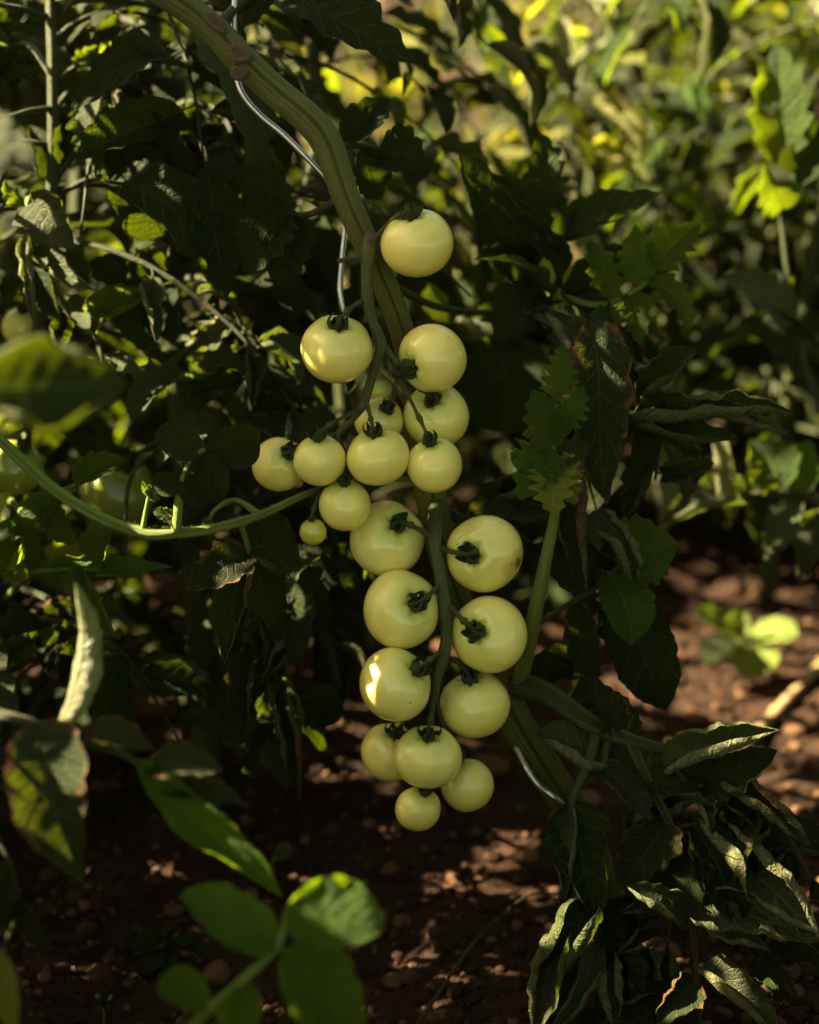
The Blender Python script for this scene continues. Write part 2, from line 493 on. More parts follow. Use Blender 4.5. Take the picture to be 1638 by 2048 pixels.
# ------------------------------------------------------------------ leaflets
def leaflet_arrays(seed, W=0.5, roll=1.0, droop=0.5, twist=0.3, lobes=0.22, teeth=5, pucker=0.012, ripple=0.02, nu=30, nv=17, wide_at=0.40, fold=0.25, asym=0.5, rexp=None):
    r = np.random.default_rng(seed)
    u = np.linspace(0, 1, nu) ** 0.95
    t = np.linspace(-1, 1, nv)
    t = np.sign(t) * np.abs(t) ** 0.85
    a = 0.62; b = a * (1 - wide_at) / wide_at
    w0 = (u ** a) * ((1 - u) ** b); w0 /= w0.max()
    w0 = np.maximum(w0, 0.018)
    def side():
        n = teeth + r.uniform(-0.4, 0.4); ph = r.uniform(0, 1)
        s = (u ** 1.1 * n + ph) % 1.0
        tooth = np.where(s < 0.72, s / 0.72, (1 - s) / 0.28)
        fine = np.abs(np.sin(u * n * 2.6 * np.pi + r.uniform(0, 6)))
        amp = lobes * (0.7 + 0.6 * r.random())
        return w0 * (1 - amp + amp * tooth + 0.05 * fine * (lobes > 0.05)) * (1 + 0.12 * np.sin(3 * u + r.uniform(0, 6)))
    wl, wr = side() * W / 2, side() * W / 2
    rl = roll * np.clip(1 + asym * np.sin(2.4 * u + r.uniform(0, 6)) + 0.25 * np.sin(9 * u + r.uniform(0, 6)), 0.1, 2.2)
    rr = roll * np.clip(1 + asym * np.sin(2.1 * u + r.uniform(0, 6)) + 0.25 * np.sin(8 * u + r.uniform(0, 6)), 0.1, 2.2)
    Yc, Zc = np.zeros((nu, nv)), np.zeros((nu, nv))
    c = nv // 2
    for sgn, w, ro in ((1, wr, rr), (-1, wl, rl)):
        ks = range(c + 1, nv) if sgn > 0 else range(c - 1, -1, -1)
        prev = c
        for k in ks:
            tm = 0.5 * (abs(t[k]) + abs(t[prev])); dt = abs(t[k] - t[prev])
            th = fold + ro * tm ** (rexp or (2.2 if roll < 1.9 else 1.9))
            Yc[:, k] = Yc[:, prev] + sgn * w * dt * np.cos(th)
            Zc[:, k] = Zc[:, prev] + w * dt * np.sin(th)
            prev = k
    at = np.abs(t)[None, :]
    ph = (u[:, None] - 0.22 * at) * 7 + 0.5
    env = np.sin(np.pi * np.clip(u, 0.02, 0.98))[:, None] ** 0.7
    Zc += pucker * (np.abs(np.sin(np.pi * ph)) - 0.6) * env * (1 - at ** 3) * np.minimum(1, at * 4)
    Zc += ripple * at ** 2 * (np.sin(2 * np.pi * (3.3 * u[:, None] + r.random())) * (t[None, :] > 0) + np.sin(2 * np.pi * (2.8 * u[:, None] + r.random())) * (t[None, :] <= 0)) * env
    Zc += 0.010 * np.sin(11 * u[:, None] + 3 * t[None, :] + r.uniform(0, 6)) * env
    Zc[:, c] -= 0.006 * env[:, 0]
    phi = -droop * (u - 0.3) * 1.4 + 0.18 * np.sin(5 * u + r.uniform(0, 6))
    du = np.gradient(u)
    mx, mz = np.cumsum(np.cos(phi) * du), np.cumsum(np.sin(phi) * du)
    my = np.cumsum(0.16 * np.sin(2.6 * u + r.uniform(0, 6)) * du)
    mid = np.stack([mx - mx[0], my - my[0], mz - mz[0]], 1)
    tw = twist * (u - 0.2)
    T_ = np.stack([np.cos(phi), 0 * u, np.sin(phi)], 1)
    N_ = np.stack([-np.sin(phi), 0 * u, np.cos(phi)], 1)
    B_ = np.tile([0., 1., 0.], (nu, 1))
    Br = B_ * np.cos(tw)[:, None] + N_ * np.sin(tw)[:, None]
    Nr = N_ * np.cos(tw)[:, None] - B_ * np.sin(tw)[:, None]
    V = mid[:, None, :] + Yc[:, :, None] * Br[:, None, :] + Zc[:, :, None] * Nr[:, None, :]
    e = mid[-1]; L = np.linalg.norm(e)
    x = e / L
    y = np.array([0, 1.0, 0]) - x * x[1]; y /= np.linalg.norm(y)
    z = np.cross(x, y)
    V = (V.reshape(-1, 3) @ np.stack([x, y, z], 1)) / L
    uv = np.stack(np.broadcast_arrays(u[:, None], (t * 0.5 + 0.5)[None, :]), 2).reshape(-1, 2)
    ii = np.arange(nu * nv).reshape(nu, nv)
    F = np.stack([ii[:-1, :-1].ravel(), ii[1:, :-1].ravel(), ii[1:, 1:].ravel(), ii[:-1, 1:].ravel()], 1)
    return V, F, uv

COARSE = {}
def leaflet_mesh(seed, **kw):
    V, F, uv = leaflet_arrays(seed, **kw)
    me = mesh_from('leaflet', V, F, M['dark'], uv=uv)
    nu_, nv_ = kw.get('nu', 30), kw.get('nv', 17)
    iu, iv = np.linspace(0, nu_ - 1, 8).astype(int), np.linspace(0, nv_ - 1, 6).astype(int)
    COARSE[me.name] = V.reshape(nu_, nv_, 3)[iu][:, iv].reshape(-1, 3)
    me['hw'] = float(np.percentile(np.abs(V[:, 1]), 88)) * .85
    return me

LIB = {'flat': [], 'curl': [], 'roll': [], 'round': []}
_r = random.Random(3)
for i in range(16):
    LIB['flat'].append(leaflet_mesh(1000 + i, W=_r.uniform(.45, .62), roll=_r.uniform(.2, .8), droop=_r.uniform(.3, 1.0), twist=_r.uniform(-.6, .6), lobes=_r.uniform(.2, .38), nu=26, nv=13))
for i in range(16):
    LIB['curl'].append(leaflet_mesh(2000 + i, W=_r.uniform(.5, .62), roll=_r.uniform(1.2, 2.2), droop=_r.uniform(.2, 1.2), twist=_r.uniform(-1.0, 1.0), lobes=_r.uniform(.15, .3), nu=26, nv=15))
for i in range(12):
    LIB['roll'].append(leaflet_mesh(3000 + i, W=_r.uniform(.5, .65), roll=_r.uniform(2.6, 3.8), droop=_r.uniform(.0, .9), twist=_r.uniform(-1.2, 1.2), lobes=_r.uniform(.1, .25), nu=26, nv=17))
for i in range(4):
    LIB['round'].append(leaflet_mesh(4000 + i, W=_r.uniform(.66, .8), roll=_r.uniform(.2, .7), droop=.4, twist=.2, lobes=.04, ripple=.01, nu=22, nv=13, wide_at=.5))

# ------------------------------------------------------------------ what must stay open
TOM = []        # filled below: (px, py, r_px, depth)
STEM_PX = [(300, -30, 1.215, 70), (372, 16, 1.215, 74), (430, 62, 1.215, 78), (482, 118, 1.215, 82), (548, 180, 1.215, 80), (618, 240, 1.213, 84), (655, 290, 1.213, 84), (690, 390, 1.215, 74), (728, 478, 1.22, 70),
           (765, 560, 1.23, 68), (800, 650, 1.24, 66), (828, 760, 1.25, 66), (846, 880, 1.26, 68), (862, 990, 1.265, 84), (890, 1120, 1.268, 78), (935, 1250, 1.27, 78), (985, 1350, 1.272, 84), (1030, 1440, 1.28, 92), (1085, 1530, 1.29, 92), (1150, 1630, 1.31, 86), (1200, 1740, 1.345, 84), (1232, 1850, 1.385, 92), (1245, 1900, 1.40, 100)]
STEM_PX = [(a, b, c, w * .76) for a, b, c, w in STEM_PX]
# (polygon, nearest allowed depth of random foliage)
def inpoly(x, y, poly):
    c = False
    j = len(poly) - 1
    for i in range(len(poly)):
        xi, yi = poly[i]; xj, yj = poly[j]
        if (yi > y) != (yj > y) and x < (xj - xi) * (y - yi) / (yj - yi) + xi: c = not c
        j = i
    return c
WINDOWS = [([(1230, 1260), (1300, 1120), (1700, 1080), (1700, 1700), (1240, 1520)], 9),
           ([(-100, 1520), (600, 1560), (700, 1640), (1120, 1600), (1120, 2200), (-100, 2200)], 9),
           ([(1000, 1600), (1700, 1600), (1700, 2200), (1000, 2200)], 9),
           ([(640, 180), (1100, 250), (1100, 640), (900, 800), (800, 800)], 1.33),
           ([(980, 250), (1638, 250), (1638, 1200), (980, 1200)], 1.55)]
LIT_GROUND = [([(1230, 1330), (1420, 1290), (1660, 1330), (1660, 1640), (1500, 1620), (1380, 1500), (1250, 1440)], 0.95),
              ([(1280, 1150), (1560, 1150), (1660, 1260), (1400, 1240)], 0.6)]
LIT_POINTS = []   # (point, radius): the sun must reach it
HERO_ZONE = 1.285

def seg_dist(px, py, a, b):
    ax, ay, bx, by = a[0], a[1], b[0], b[1]
    dx, dy = bx - ax, by - ay
    t = max(0, min(1, ((px - ax) * dx + (py - ay) * dy) / (dx * dx + dy * dy)))
    return math.hypot(px - ax - t * dx, py - ay - t * dy), a[2] + t * (b[2] - a[2])

def accept(C, r, sun=True):
    px, py, d = proj(C)
    if d < 0.45 or C.z < r * 0.25: return False
    rp = r / d / K
    inframe = -rp < px < 1638 + rp and -rp < py < 2048 + rp
    if inframe and d < HERO_ZONE + r * 0.25: return False
    if inframe:
        for x, y, rr, td in TOM:
            if d < td + 0.05 and math.hypot(px - x, py - y) < rr + rp: return False
        for a, b in zip(STEM_PX[:-1], STEM_PX[1:]):
            ds, sd = seg_dist(px, py, a, b)
            if d < sd + r * 0.7 + 0.015 and ds < 40 + rp: return False
        for poly, dm in WINDOWS:
            if d < dm and inpoly(px, py, poly): return False
    if sun:
        g = C - SUN * (C.z / SUN.z)
        gx_, gy_, gd = proj(g)
        if gd > 0:
            m = r / gd / K
            for poly, pr in LIT_GROUND:
                if any(inpoly(gx_ + a * m, gy_ + b * m * .5, poly) for a, b in ((0, 0), (.8, 0), (-.8, 0), (0, .8), (0, -.8))) and RND.random() < pr: return False
        if d > 1.7 and (px < 980 or py < -20):
            for t in (.2, .35, .5, .7, .9, 1.2, 1.5):
                a = proj(C - SUN * t)
                if 1.8 < a[2] < 5.5 and 720 < a[0] < 1700 and -20 < a[1] < 540:
                    if RND.random() < .85: return False
                    break
        for q, rad in LIT_POINTS:
            v = C - q
            t = v.dot(SUN)
            if t > 0 and (v - SUN * t).length < rad + r * 0.55: return False
    return True
RND = random.Random(17)

# ------------------------------------------------------------------ plants
def plant_root(name, base, label, cat, group=None):
    o = bpy.data.objects.new(name, None)
    o.empty_display_size = 0.05
    o.location = base
    COL.objects.link(o)
    return tag(o, label, cat, group)

def tube_part(name, plant, rows, mat, sides=8, n=None, seed=0, rough=0.0, extra=()):
    """rows of world x, y, z, radius"""
    q = catmull(rows, n or max(8, 5 * len(rows)))
    parts = [tube_arrays(q[:, :3], np.maximum(q[:, 3], 2e-4), sides, seed, rough)]
    for e in extra:
        k = catmull(e, max(5, 3 * len(e)))
        parts.append(tube_arrays(k[:, :3], np.maximum(k[:, 3], 2e-4), max(5, sides - 2), seed + 1))
    V, F, U = merge(parts)
    V = V - np.array(plant.location)
    return obj(name, mesh_from(name, V, F, mat, uv=U), plant)

COVER = []
LEAVES = []     # centre, unit x, unit y, normal, half length, half width
def put_leaflet(me, M4, parent, plant, mat, name='leaflet'):
    sc_ = M4.col[0].to_3d().length; bb = me.get('hw', .22)
    COVER.append((me.name, np.array(M4)))
    LEAVES.append((M4 @ Vector((.48, 0, .04)), M4.col[0].to_3d().normalized(), M4.col[1].to_3d().normalized(), M4.col[2].to_3d().normalized(), sc_ * .44, sc_ * bb))
    o = obj(name, me, parent)
    o.matrix_local = Matrix.Translation(-Vector(plant.location)) @ M4
    o.material_slots[0].link = 'OBJECT'
    o.material_slots[0].material = M[mat]
    return o

def basis(base, xdir, normal, scale, yscale=None):
    x = xdir.normalized()
    z = (normal - x * normal.dot(x))
    if z.length < 1e-4: z = x.orthogonal()
    z.normalize()
    y = z.cross(x)
    m = Matrix((x * scale, y * (yscale or scale), z * (yscale or scale))).transposed().to_4x4()
    m.translation = base
    return m

def choose(w, r):
    s = r.random() * sum(w.values())
    for k, v in w.items():
        s -= v
        if s <= 0: return k
    return k

def bushy(plant, stem_rows, nleaf, seed, low=None, length=(.2, .32), size=(.055, .09), shapes=None, mats=None, t0=.12, sun=True, test=True, droop=1.0, thick=.0022):
    r = random.Random(seed)
    shapes = shapes or {'flat': 3, 'curl': 4, 'roll': 1.5}
    mats = mats or {'dark': 8, 'young': 1, 'brown': 1}
    q = catmull(stem_rows, 80)
    made = 0
    az = r.uniform(0, 6.28)
    for i in range(nleaf):
        t = t0 + (1 - t0) * (i + r.random()) / nleaf
        b = q[min(79, int(t * 79))]
        az += 2.4 + r.uniform(-.5, .5)
        d = Vector((math.cos(az), math.sin(az), r.uniform(.1, .8))).normalized()
        L = r.uniform(*length)
        pos = Vector(b[:3]); pts = [pos.copy()]; dirs = [d.copy()]
        ns = 10
        for s in range(ns):
            d = (d + Vector((r.uniform(-.1, .1), r.uniform(-.1, .1), -.17 * droop))).normalized()
            pos = pos + d * (L / ns)
            pts.append(pos.copy()); dirs.append(d.copy())
        items = []
        sc = r.uniform(*size)
        slots = [(.32, 1), (.36, -1), (.55, 1), (.6, -1), (.78, 1), (.82, -1), (1, 0)]
        for f, sd in slots:
            k = min(ns, int(round(f * ns)))
            bp, dr = pts[k], dirs[k]
            side = dr.cross(Vector((0, 0, 1)))
            if side.length < .05: side = Vector((1, 0, 0))
            side.normalize()
            upv = side.cross(dr)
            a = R(r.uniform(48, 78)) * sd
            x = dr * math.cos(a) + side * math.sin(a) + Vector((0, 0, -r.uniform(.1, .7) * droop))
            x.normalize()
            nrm = upv + Vector((r.uniform(-.7, .7), r.uniform(-.7, .7), r.uniform(-.2, .5)))
            s = sc * r.uniform(.7, 1.2) * (1.2 if sd == 0 else 1)
            st = bp + x * (0.012 if sd else 0.004)
            c = st + x * s * .5
            if test and not accept(c, s * .5, sun): continue
            items.append((bp, st, x, nrm, s))
        if len(items) < 2: continue
        if test:
            bad = False
            for p_ in pts[::2]:
                if not accept(p_, .012, False): bad = True
            if bad and len(items) < 5: continue
        rows = [(*p_, thick * (1.25 - .8 * k / ns)) for k, p_ in enumerate(pts)]
        ex = [[(*a_, thick * .45), (*((a_ + b_) / 2), thick * .4), (*b_, thick * .35)] for a_, b_, _, _, _ in items]
        st_o = tube_part('leaf', plant, rows, M['stalk'], 6, 12, seed + i, 0, ex)
        mt = choose(mats, r)
        mm = mats
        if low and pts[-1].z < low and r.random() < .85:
            mt, mm = 'dark', {'dark': 1}  # low leaves get the dark colour in place of shade
        for a_, b_, x, nrm, s in items:
            me = r.choice(LIB[choose(shapes, r)])
            put_leaflet(me, basis(b_, x, nrm, s), st_o, plant, mt if r.random() < .75 else choose(mm, r))
            made += 1
    return made

NS = [9000]
def hleaf(plant, stalk, leaflets, mat='stalk', stalk_extra=()):
    """a traced leaf: stalk [(px,py,d,w)], leaflets [(bx,by,tx,ty,width, dict)]"""
    rows = px_path(stalk)
    dense = catmull(stalk, 60)
    items, ex = [], []
    for bx, by, tx, ty, w, kw in leaflets:
        kw = dict(kw)
        near = min(dense, key=lambda s: (s[0] - bx) ** 2 + (s[1] - by) ** 2)
        d0 = kw.pop('d', near[2]); d1 = kw.pop('d1', d0)
        b = P(bx, by, d0); tip = P(tx, ty, d1)
        n_ = kw.pop('n', (0, 0))
        nrm = -FW + RT * n_[0] + UP * n_[1]
        if kw.pop('flip', False): nrm = -nrm
        ln = (tip - b).length
        kind = kw.pop('m', 'dark')
        NS[0] += 1
        wid = w * K * d0 / ln * (1.35 if kw.get('roll', 1) > 1.9 else 1.12)
        p = dict(W=min(wid, 1.6), roll=1.0, droop=.4, twist=.2, lobes=.2)
        p.update(kw)
        me = leaflet_mesh(NS[0], nu=34, nv=19, **p)
        items.append((me, basis(b, tip - b, nrm, ln), kind))
        a = P(near[0], near[1], near[2])
        if (a - b).length > .002:
            wq = max(.0009, near[3] * .5 * K * near[2] * .5)
            mid = (a + b) / 2
            ex.append([(*a, wq), (*mid, wq * .85), (*(b + (tip - b).normalized() * .004), wq * .7)])
    o = tube_part('leaf', plant, rows, M[mat], 8, None, NS[0], .02, list(ex) + [px_path(e) for e in stalk_extra])
    for me, m4, kind in items:
        put_leaflet(me, m4, o, plant, kind)
    return o

def hairs(plant, parent, rows, n, length, seed, name='hairs'):
    q = catmull(rows, 120); r = np.random.default_rng(seed)
    V, F = [], []
    for i in range(n):
        k = r.integers(1, 118); s = q[k]
        t = q[k + 1, :3] - q[k - 1, :3]; t /= np.linalg.norm(t)
        d = r.normal(size=3); d -= t * d.dot(t); d /= np.linalg.norm(d)
        d2 = d + t * r.uniform(-.3, .3)
        L = length * r.uniform(.4, 1.1)
        a = s[:3] + d * s[3] * .9
        o_ = np.cross(t, d) * 1.1e-4
        b = len(V)
        V += [a - o_, a + o_, a + t * 1.6e-4, a + d2 * L]
        F += [(b, b + 1, b + 3), (b + 1, b + 2, b + 3), (b + 2, b, b + 3)]
    o = obj(name, mesh_from(name, np.array(V) - np.array(plant.location), np.array(F), M['hair']), parent)
    o['kind'] = 'stuff'
    return o

# ------------------------------------------------------------------ tomatoes: px, py, r_px, depth offset in px, calyx px, py, attach px, py, attach depth offset
D0 = 1.2
TD = [
 ('first', 833, 486, 74, 0, 820, 424, 744, 482, 0, 'topmost pale tomato in the cluster, hanging beside the thick diagonal stem'),
 ('t', 672, 699, 75, -10, 679, 648, 733, 598, 10, 'pale tomato with a sunlit crescent, alone at the end of its curled stalk'),
 ('t', 866, 717, 71, 10, 818, 738, 770, 690, 10, 'pale tomato whose dark stalk enters from its left side, under the topmost tomato'),
 ('t', 874, 832, 68, 70, 862, 800, 800, 752, 30, 'pale tomato half hidden under the one with the side stalk'),
 ('t', 758, 843, 50, 70, 772, 822, 786, 792, 40, 'small pale tomato mostly hidden behind its neighbours in the upper truss'),
 ('t', 560, 930, 56, 40, 578, 912, 672, 868, 25, 'leftmost pale tomato of the cluster, its calyx turned to its neighbour'),
 ('t', 641, 921, 53, -25, 636, 866, 722, 818, 5, 'small round pale tomato with upright green sepals, overlapping the leftmost one'),
 ('t', 757, 914, 64, -25, 748, 866, 735, 812, 0, 'pale tomato in the middle of the row of four, a speck at its bottom'),
 ('t', 870, 930, 58, -15, 854, 866, 800, 760, 20, 'smooth round pale tomato ending the row of four, below the half hidden one'),
 ('t', 689, 1010, 54, 5, 690, 958, 700, 870, 25, 'small pale tomato hanging just below the row of four'),
 ('tl', 626, 1064, 28, 0, 624, 1042, 640, 985, 15, 'tiny green tomato, the smallest on the truss'),
 ('t', 772, 1077, 78, 75, 796, 1046, 868, 1078, 35, 'large pale tomato behind the small one, first on the lower truss'),
 ('tb', 967, 1107, 79, 40, 938, 1108, 884, 1098, 20, 'large pale tomato with a brown blemish on its side'),
 ('t', 803, 1221, 80, 20, 836, 1203, 880, 1170, 15, 'large pale tomato facing the viewer with star shaped sepals, left of the lower truss'),
 ('t', 980, 1269, 79, 30, 948, 1256, 892, 1205, 15, 'large pale tomato directly below the one with the brown blemish'),
 ('t', 790, 1370, 75, -15, 846, 1326, 886, 1300, 12, 'large pale tomato with a bright round sun patch'),
 ('t', 951, 1409, 73, 75, 938, 1352, 890, 1310, 20, 'heart topped pale tomato hanging under the large ones beside the thick stem'),
 ('t', 780, 1504, 62, 110, 796, 1448, 866, 1400, 40, 'pale tomato tucked behind the low front tomato, its shoulder catching sun'),
 ('t', 856, 1513, 69, 5, 856, 1450, 868, 1395, 5, 'front pale tomato with dimpled top near the bottom of the cluster'),
 ('t', 934, 1570, 55, 80, 915, 1528, 872, 1400, 30, 'pale tomato with a sun glint on its shoulder, lower end of cluster'),
 ('t', 836, 1617, 46, 25, 850, 1580, 866, 1405, 30, 'lowest tomato of the whole cluster, small and pale'),
]
for kind, x, y, r, dz, *_ in TD:
    TOM.append((x, y, r, D0 + dz * K * D0))

def tomato_arrays(seed, polar=.92, rib=.02, dimple=.22):
    r = np.random.default_rng(seed)
    nu, nv = 40, 56
    th = np.linspace(0, np.pi, nu); ph = np.linspace(0, 2 * np.pi, nv, endpoint=False)
    TH, PH = np.meshgrid(th, ph, indexing='ij')
    k = r.integers(4, 7)
    rho = np.sin(TH) ** 0.93
    shoulder = np.exp(-((TH - .7) / .6) ** 2)
    rib_f = 1 + rib * shoulder * np.cos(k * PH + r.uniform(0, 6)) + .026 * np.cos(PH + r.uniform(0, 6)) + .020 * np.cos(2 * PH + r.uniform(0, 6)) + .010 * np.cos(3 * PH + 1.4 * TH + r.uniform(0, 6))
    rho = rho * rib_f
    z = polar * np.cos(TH)
    z -= dimple * np.exp(-(np.sin(TH) / .30) ** 2) * (TH < 1.57) * (1 + .25 * np.cos(k * PH))
    z += .035 * np.exp(-(np.sin(TH) / .35) ** 2) * (TH > 1.57)
    V = np.stack([rho * np.cos(PH), rho * np.sin(PH), z], 2).reshape(-1, 3)
    tone = (np.cos(TH) * .5 + .5).reshape(-1)
    ii = np.arange(nu * nv).reshape(nu, nv); j2 = np.roll(ii, -1, axis=1)
    F = np.stack([ii[:-1].ravel(), ii[1:].ravel(), j2[1:].ravel(), j2[:-1].ravel()], 1)
    return V, F, tone

def calyx_arrays(r_m, z0, seed):
    r = np.random.default_rng(seed)
    V, F, U, off = [], [], [], 0
    n = r.integers(5, 7)
    a0 = r.uniform(0, 6)
    for i in range(n):
        a = a0 + 2 * np.pi * i / n + r.uniform(-.2, .2)
        L = r_m * r.uniform(.62, .92); w = r_m * r.uniform(.125, .175)
        ns = 9
        el = r.uniform(.05, .4); k = r.uniform(2.2, 4.4); lat = r.uniform(-.5, .5)
        x, z = r_m * .05, z0 + r_m * .03
        ang = el
        for s in range(ns):
            f = s / (ns - 1)
            wd = w * (1 - f ** 1.6) * (.75 + .5 * math.sin(min(1, f * 1.6) * math.pi)) + r_m * .006
            aa = a + lat * f * f
            c = np.array([x * math.cos(aa), x * math.sin(aa), z])
            tv = np.array([-math.sin(aa), math.cos(aa), 0])
            upv = np.array([-math.sin(ang) * math.cos(aa), -math.sin(ang) * math.sin(aa), math.cos(ang)])
            V += [c - tv * wd + upv * wd * .5, c - upv * wd * .25, c + tv * wd + upv * wd * .5]
            U += [(f, 0), (f, .5), (f, 1)]
            if s:
                b = off + 3 * s
                F += [(b - 3, b - 2, b + 1), (b - 3, b + 1, b), (b - 2, b - 1, b + 2), (b - 2, b + 2, b + 1)]
            x += math.cos(ang) * L / ns; z += math.sin(ang) * L / ns
            ang += k / ns
        off = len(V)
    v, f, u = tube_arrays(np.array([[0, 0, z0 - r_m * .05], [0, 0, z0 + r_m * .05], [0, 0, z0 + r_m * .12]]), [r_m * .16, r_m * .17, r_m * .07], 10)
    return np.vstack([np.array(V), v]), np.vstack([np.array(F), f + off]), np.vstack([np.array(U), u])

def make_tomato(i, kind, x, y, r, d, cx, cy, label, attach=None, group='pale tomatoes ripening on the trusses'):
    r_m = r * K * d * .985
    C = P(x, y, d)
    ox, oy = (cx - x) / r, (y - cy) / r
    q = math.hypot(ox, oy) / .86
    if q > .985: ox, oy, q = ox / q * .985, oy / q * .985, .985
    else: ox, oy = ox / .86, oy / .86
    ax = (RT * ox + UP * oy - FW * math.sqrt(max(0.02, 1 - ox * ox - oy * oy))).normalized()
    ru = random.Random(i)
    polar = ru.uniform(.86, .93) if r > 60 else ru.uniform(.92, .98)
    dim = ru.uniform(.16, .24) if r > 60 else ru.uniform(.05, .10)
    V, F, tone = tomato_arrays(50 + i, polar, ru.uniform(.014, .042), dim)
    mat = {'tg': M['tomato_green'], 'tl': M['tomato_lime']}.get(kind, M['tomato'])
    z = ax; xx = z.orthogonal().normalized(); xx = Matrix.Rotation(ru.uniform(0, 6.28), 3, z) @ xx; yy = z.cross(xx)
    mw = Matrix((xx, yy, z)).transposed().to_4x4(); mw.translation = C
    if kind == 'tb':
        loc = mw.inverted() @ (C + (RT * .84 - UP * .28 - FW * .46).normalized() * r_m)
        mat = tomato_mat('pale_tomato_skin_blemished', TB, TG, tuple(loc))
    o = obj('tomato', mesh_from('tomato', V * r_m, F, mat, attr=tone))
    o.matrix_world = mw
    tag(o, label, 'tomato', group)
    z0 = (polar - dim) * r_m
    rs = r_m if r > 60 else r_m * 1.15
    v, f, u = calyx_arrays(rs, z0, 70 + i)
    obj('calyx', mesh_from('calyx', v, f, M['calyx'], uv=u), o)
    if attach is not None:
        inv = mw.inverted()
        e = inv @ attach
        s0 = Vector((0, 0, z0)); s1 = Vector((0, 0, z0 + r_m * .28))
        dv = e - s1
        kn = s1 + dv * .30 + Vector((0, 0, r_m * .10))
        kn2 = s1 + dv * .62 + Vector((0, 0, r_m * .08))
        w = max(.0013, r_m * .062)
        rows = [(*s0, w * 1.2), (*s1, w), (*(s1.lerp(kn, .6)), w * .95), (*kn, w * 1.75), (*kn.lerp(kn2, .3), w * 1.0), (*kn2, w * 1.1), (*e, w * 1.35)]
        k = catmull(rows, 34)
        v, f, u = tube_arrays(k[:, :3], k[:, 3], 9, i, .03)
        obj('fruit_stalk', mesh_from('fruit_stalk', v, f, M['truss'], uv=u), o)
    return o

for i, (kind, x, y, r, dz, cx, cy, axx, ayy, adz, label) in enumerate(TD):
    make_tomato(i, kind, x, y, r, D0 + dz * K * D0, cx, cy, label, P(axx, ayy, D0 + adz * K * D0))

LT = [('t', 42, 655, 40, 1.40, 50, 622, 'yellowish tomato peeping out between curled leaves near the left edge', (60, 560, 1.385)),
      ('tg', 28, 935, 58, 1.34, 60, 885, 'yellow-green tomato half hidden under the hairy side shoot at the left edge', (40, 850, 1.40)),
      ('tg', 238, 985, 78, 1.46, 260, 920, 'large dim green tomato in shade behind the hairy side shoot', (330, 880, 1.49)),
      ('tg', 20, 830, 36, 1.36, 30, 800, 'small yellow-green tomato just under the blurred boat shaped leaf', (50, 780, 1.39))]
for i, (kind, x, y, r, d, cx, cy, label, at_) in enumerate(LT):
    TOM.append((x, y, r * .8, d))
    make_tomato(60 + i, kind, x, y, r, d, cx, cy, label, P(*at_), 'tomatoes on the plants at the left')

# sunlit spots on fruit: gaps in the foliage let the sun through here
def tspot(i, ox, oy):
    x, y, r, d = TOM[i]
    return P(x, y, d) + (RT * ox + UP * oy - FW * math.sqrt(max(0, 1 - ox * ox - oy * oy))) * r * K * d
LIT_POINTS += [(tspot(15, -.66, .08), .006), (tspot(1, -.93, -.1), .0025)]
LIT_POINTS += [(P(x, y, d), r) for x, y, d, r in [
    (110, 1260, 1.0, .02), (115, 1360, 1.0, .02), (180, 260, 1.34, .025), (140, 440, 1.3, .02), (610, 1170, 1.30, .015), (60, 600, 1.32, .012), 
    (1410, 1250, 1.85, .03), (1510, 1290, 1.85, .035), (1580, 1280, 1.85, .03), (50, 700, .84, .008), (70, 800, .84, .010), (640, 1800, .91, .024), (330, 1600, .98, .016), (400, 1690, .98, .014),
    (1440, 880, 1.55, .03), (1380, 1010, 1.53, .03), (1560, 930, 1.56, .025), (1590, 1080, 1.55, .025),
    (120, 560, 1.33, .012), (60, 480, 1.33, .014), (300, 620, 1.42, .010), (430, 640, 1.40, .010), 
    (60, 1050, 1.30, .016), (120, 1180, 1.28, .012), (260, 1240, 1.34, .010), (200, 130, 1.38, .012), (560, 330, 1.42, .010), (30, 150, 1.36, .014)]]
LIT_GROUND += [([(900, 1670), (1000, 1640), (1000, 1720), (900, 1730)], 1), ([(820, 1720), (890, 1700), (890, 1770), (820, 1770)], 1), ([(590, 1840), (830, 1860), (830, 1920), (600, 1900)], .9),
               ([(1030, 1700), (1090, 1700), (1090, 1760), (1030, 1760)], 1), ([(330, 1450), (440, 1430), (440, 1500), (330, 1500)], 1), ([(1240, 1740), (1360, 1740), (1360, 1930), (1250, 1930)], .7), ([(710, 1520), (780, 1520), (780, 1600), (710, 1590)], 1)]

# ------------------------------------------------------------------ the plant that carries the fruit
main_rows = px_path(STEM_PX)
base = Vector(main_rows[-1][:3])
main = plant_root('tomato_plant', base, 'tomato plant with thick leaning stem carrying the pale tomatoes', 'tomato plant', 'tomato plants in the garden')
st = tube_part('main_stem', main, main_rows, M['stem'], 24, 260, 1, .012)
hairs(main, st, main_rows[:14], 1500, .0022, 4)
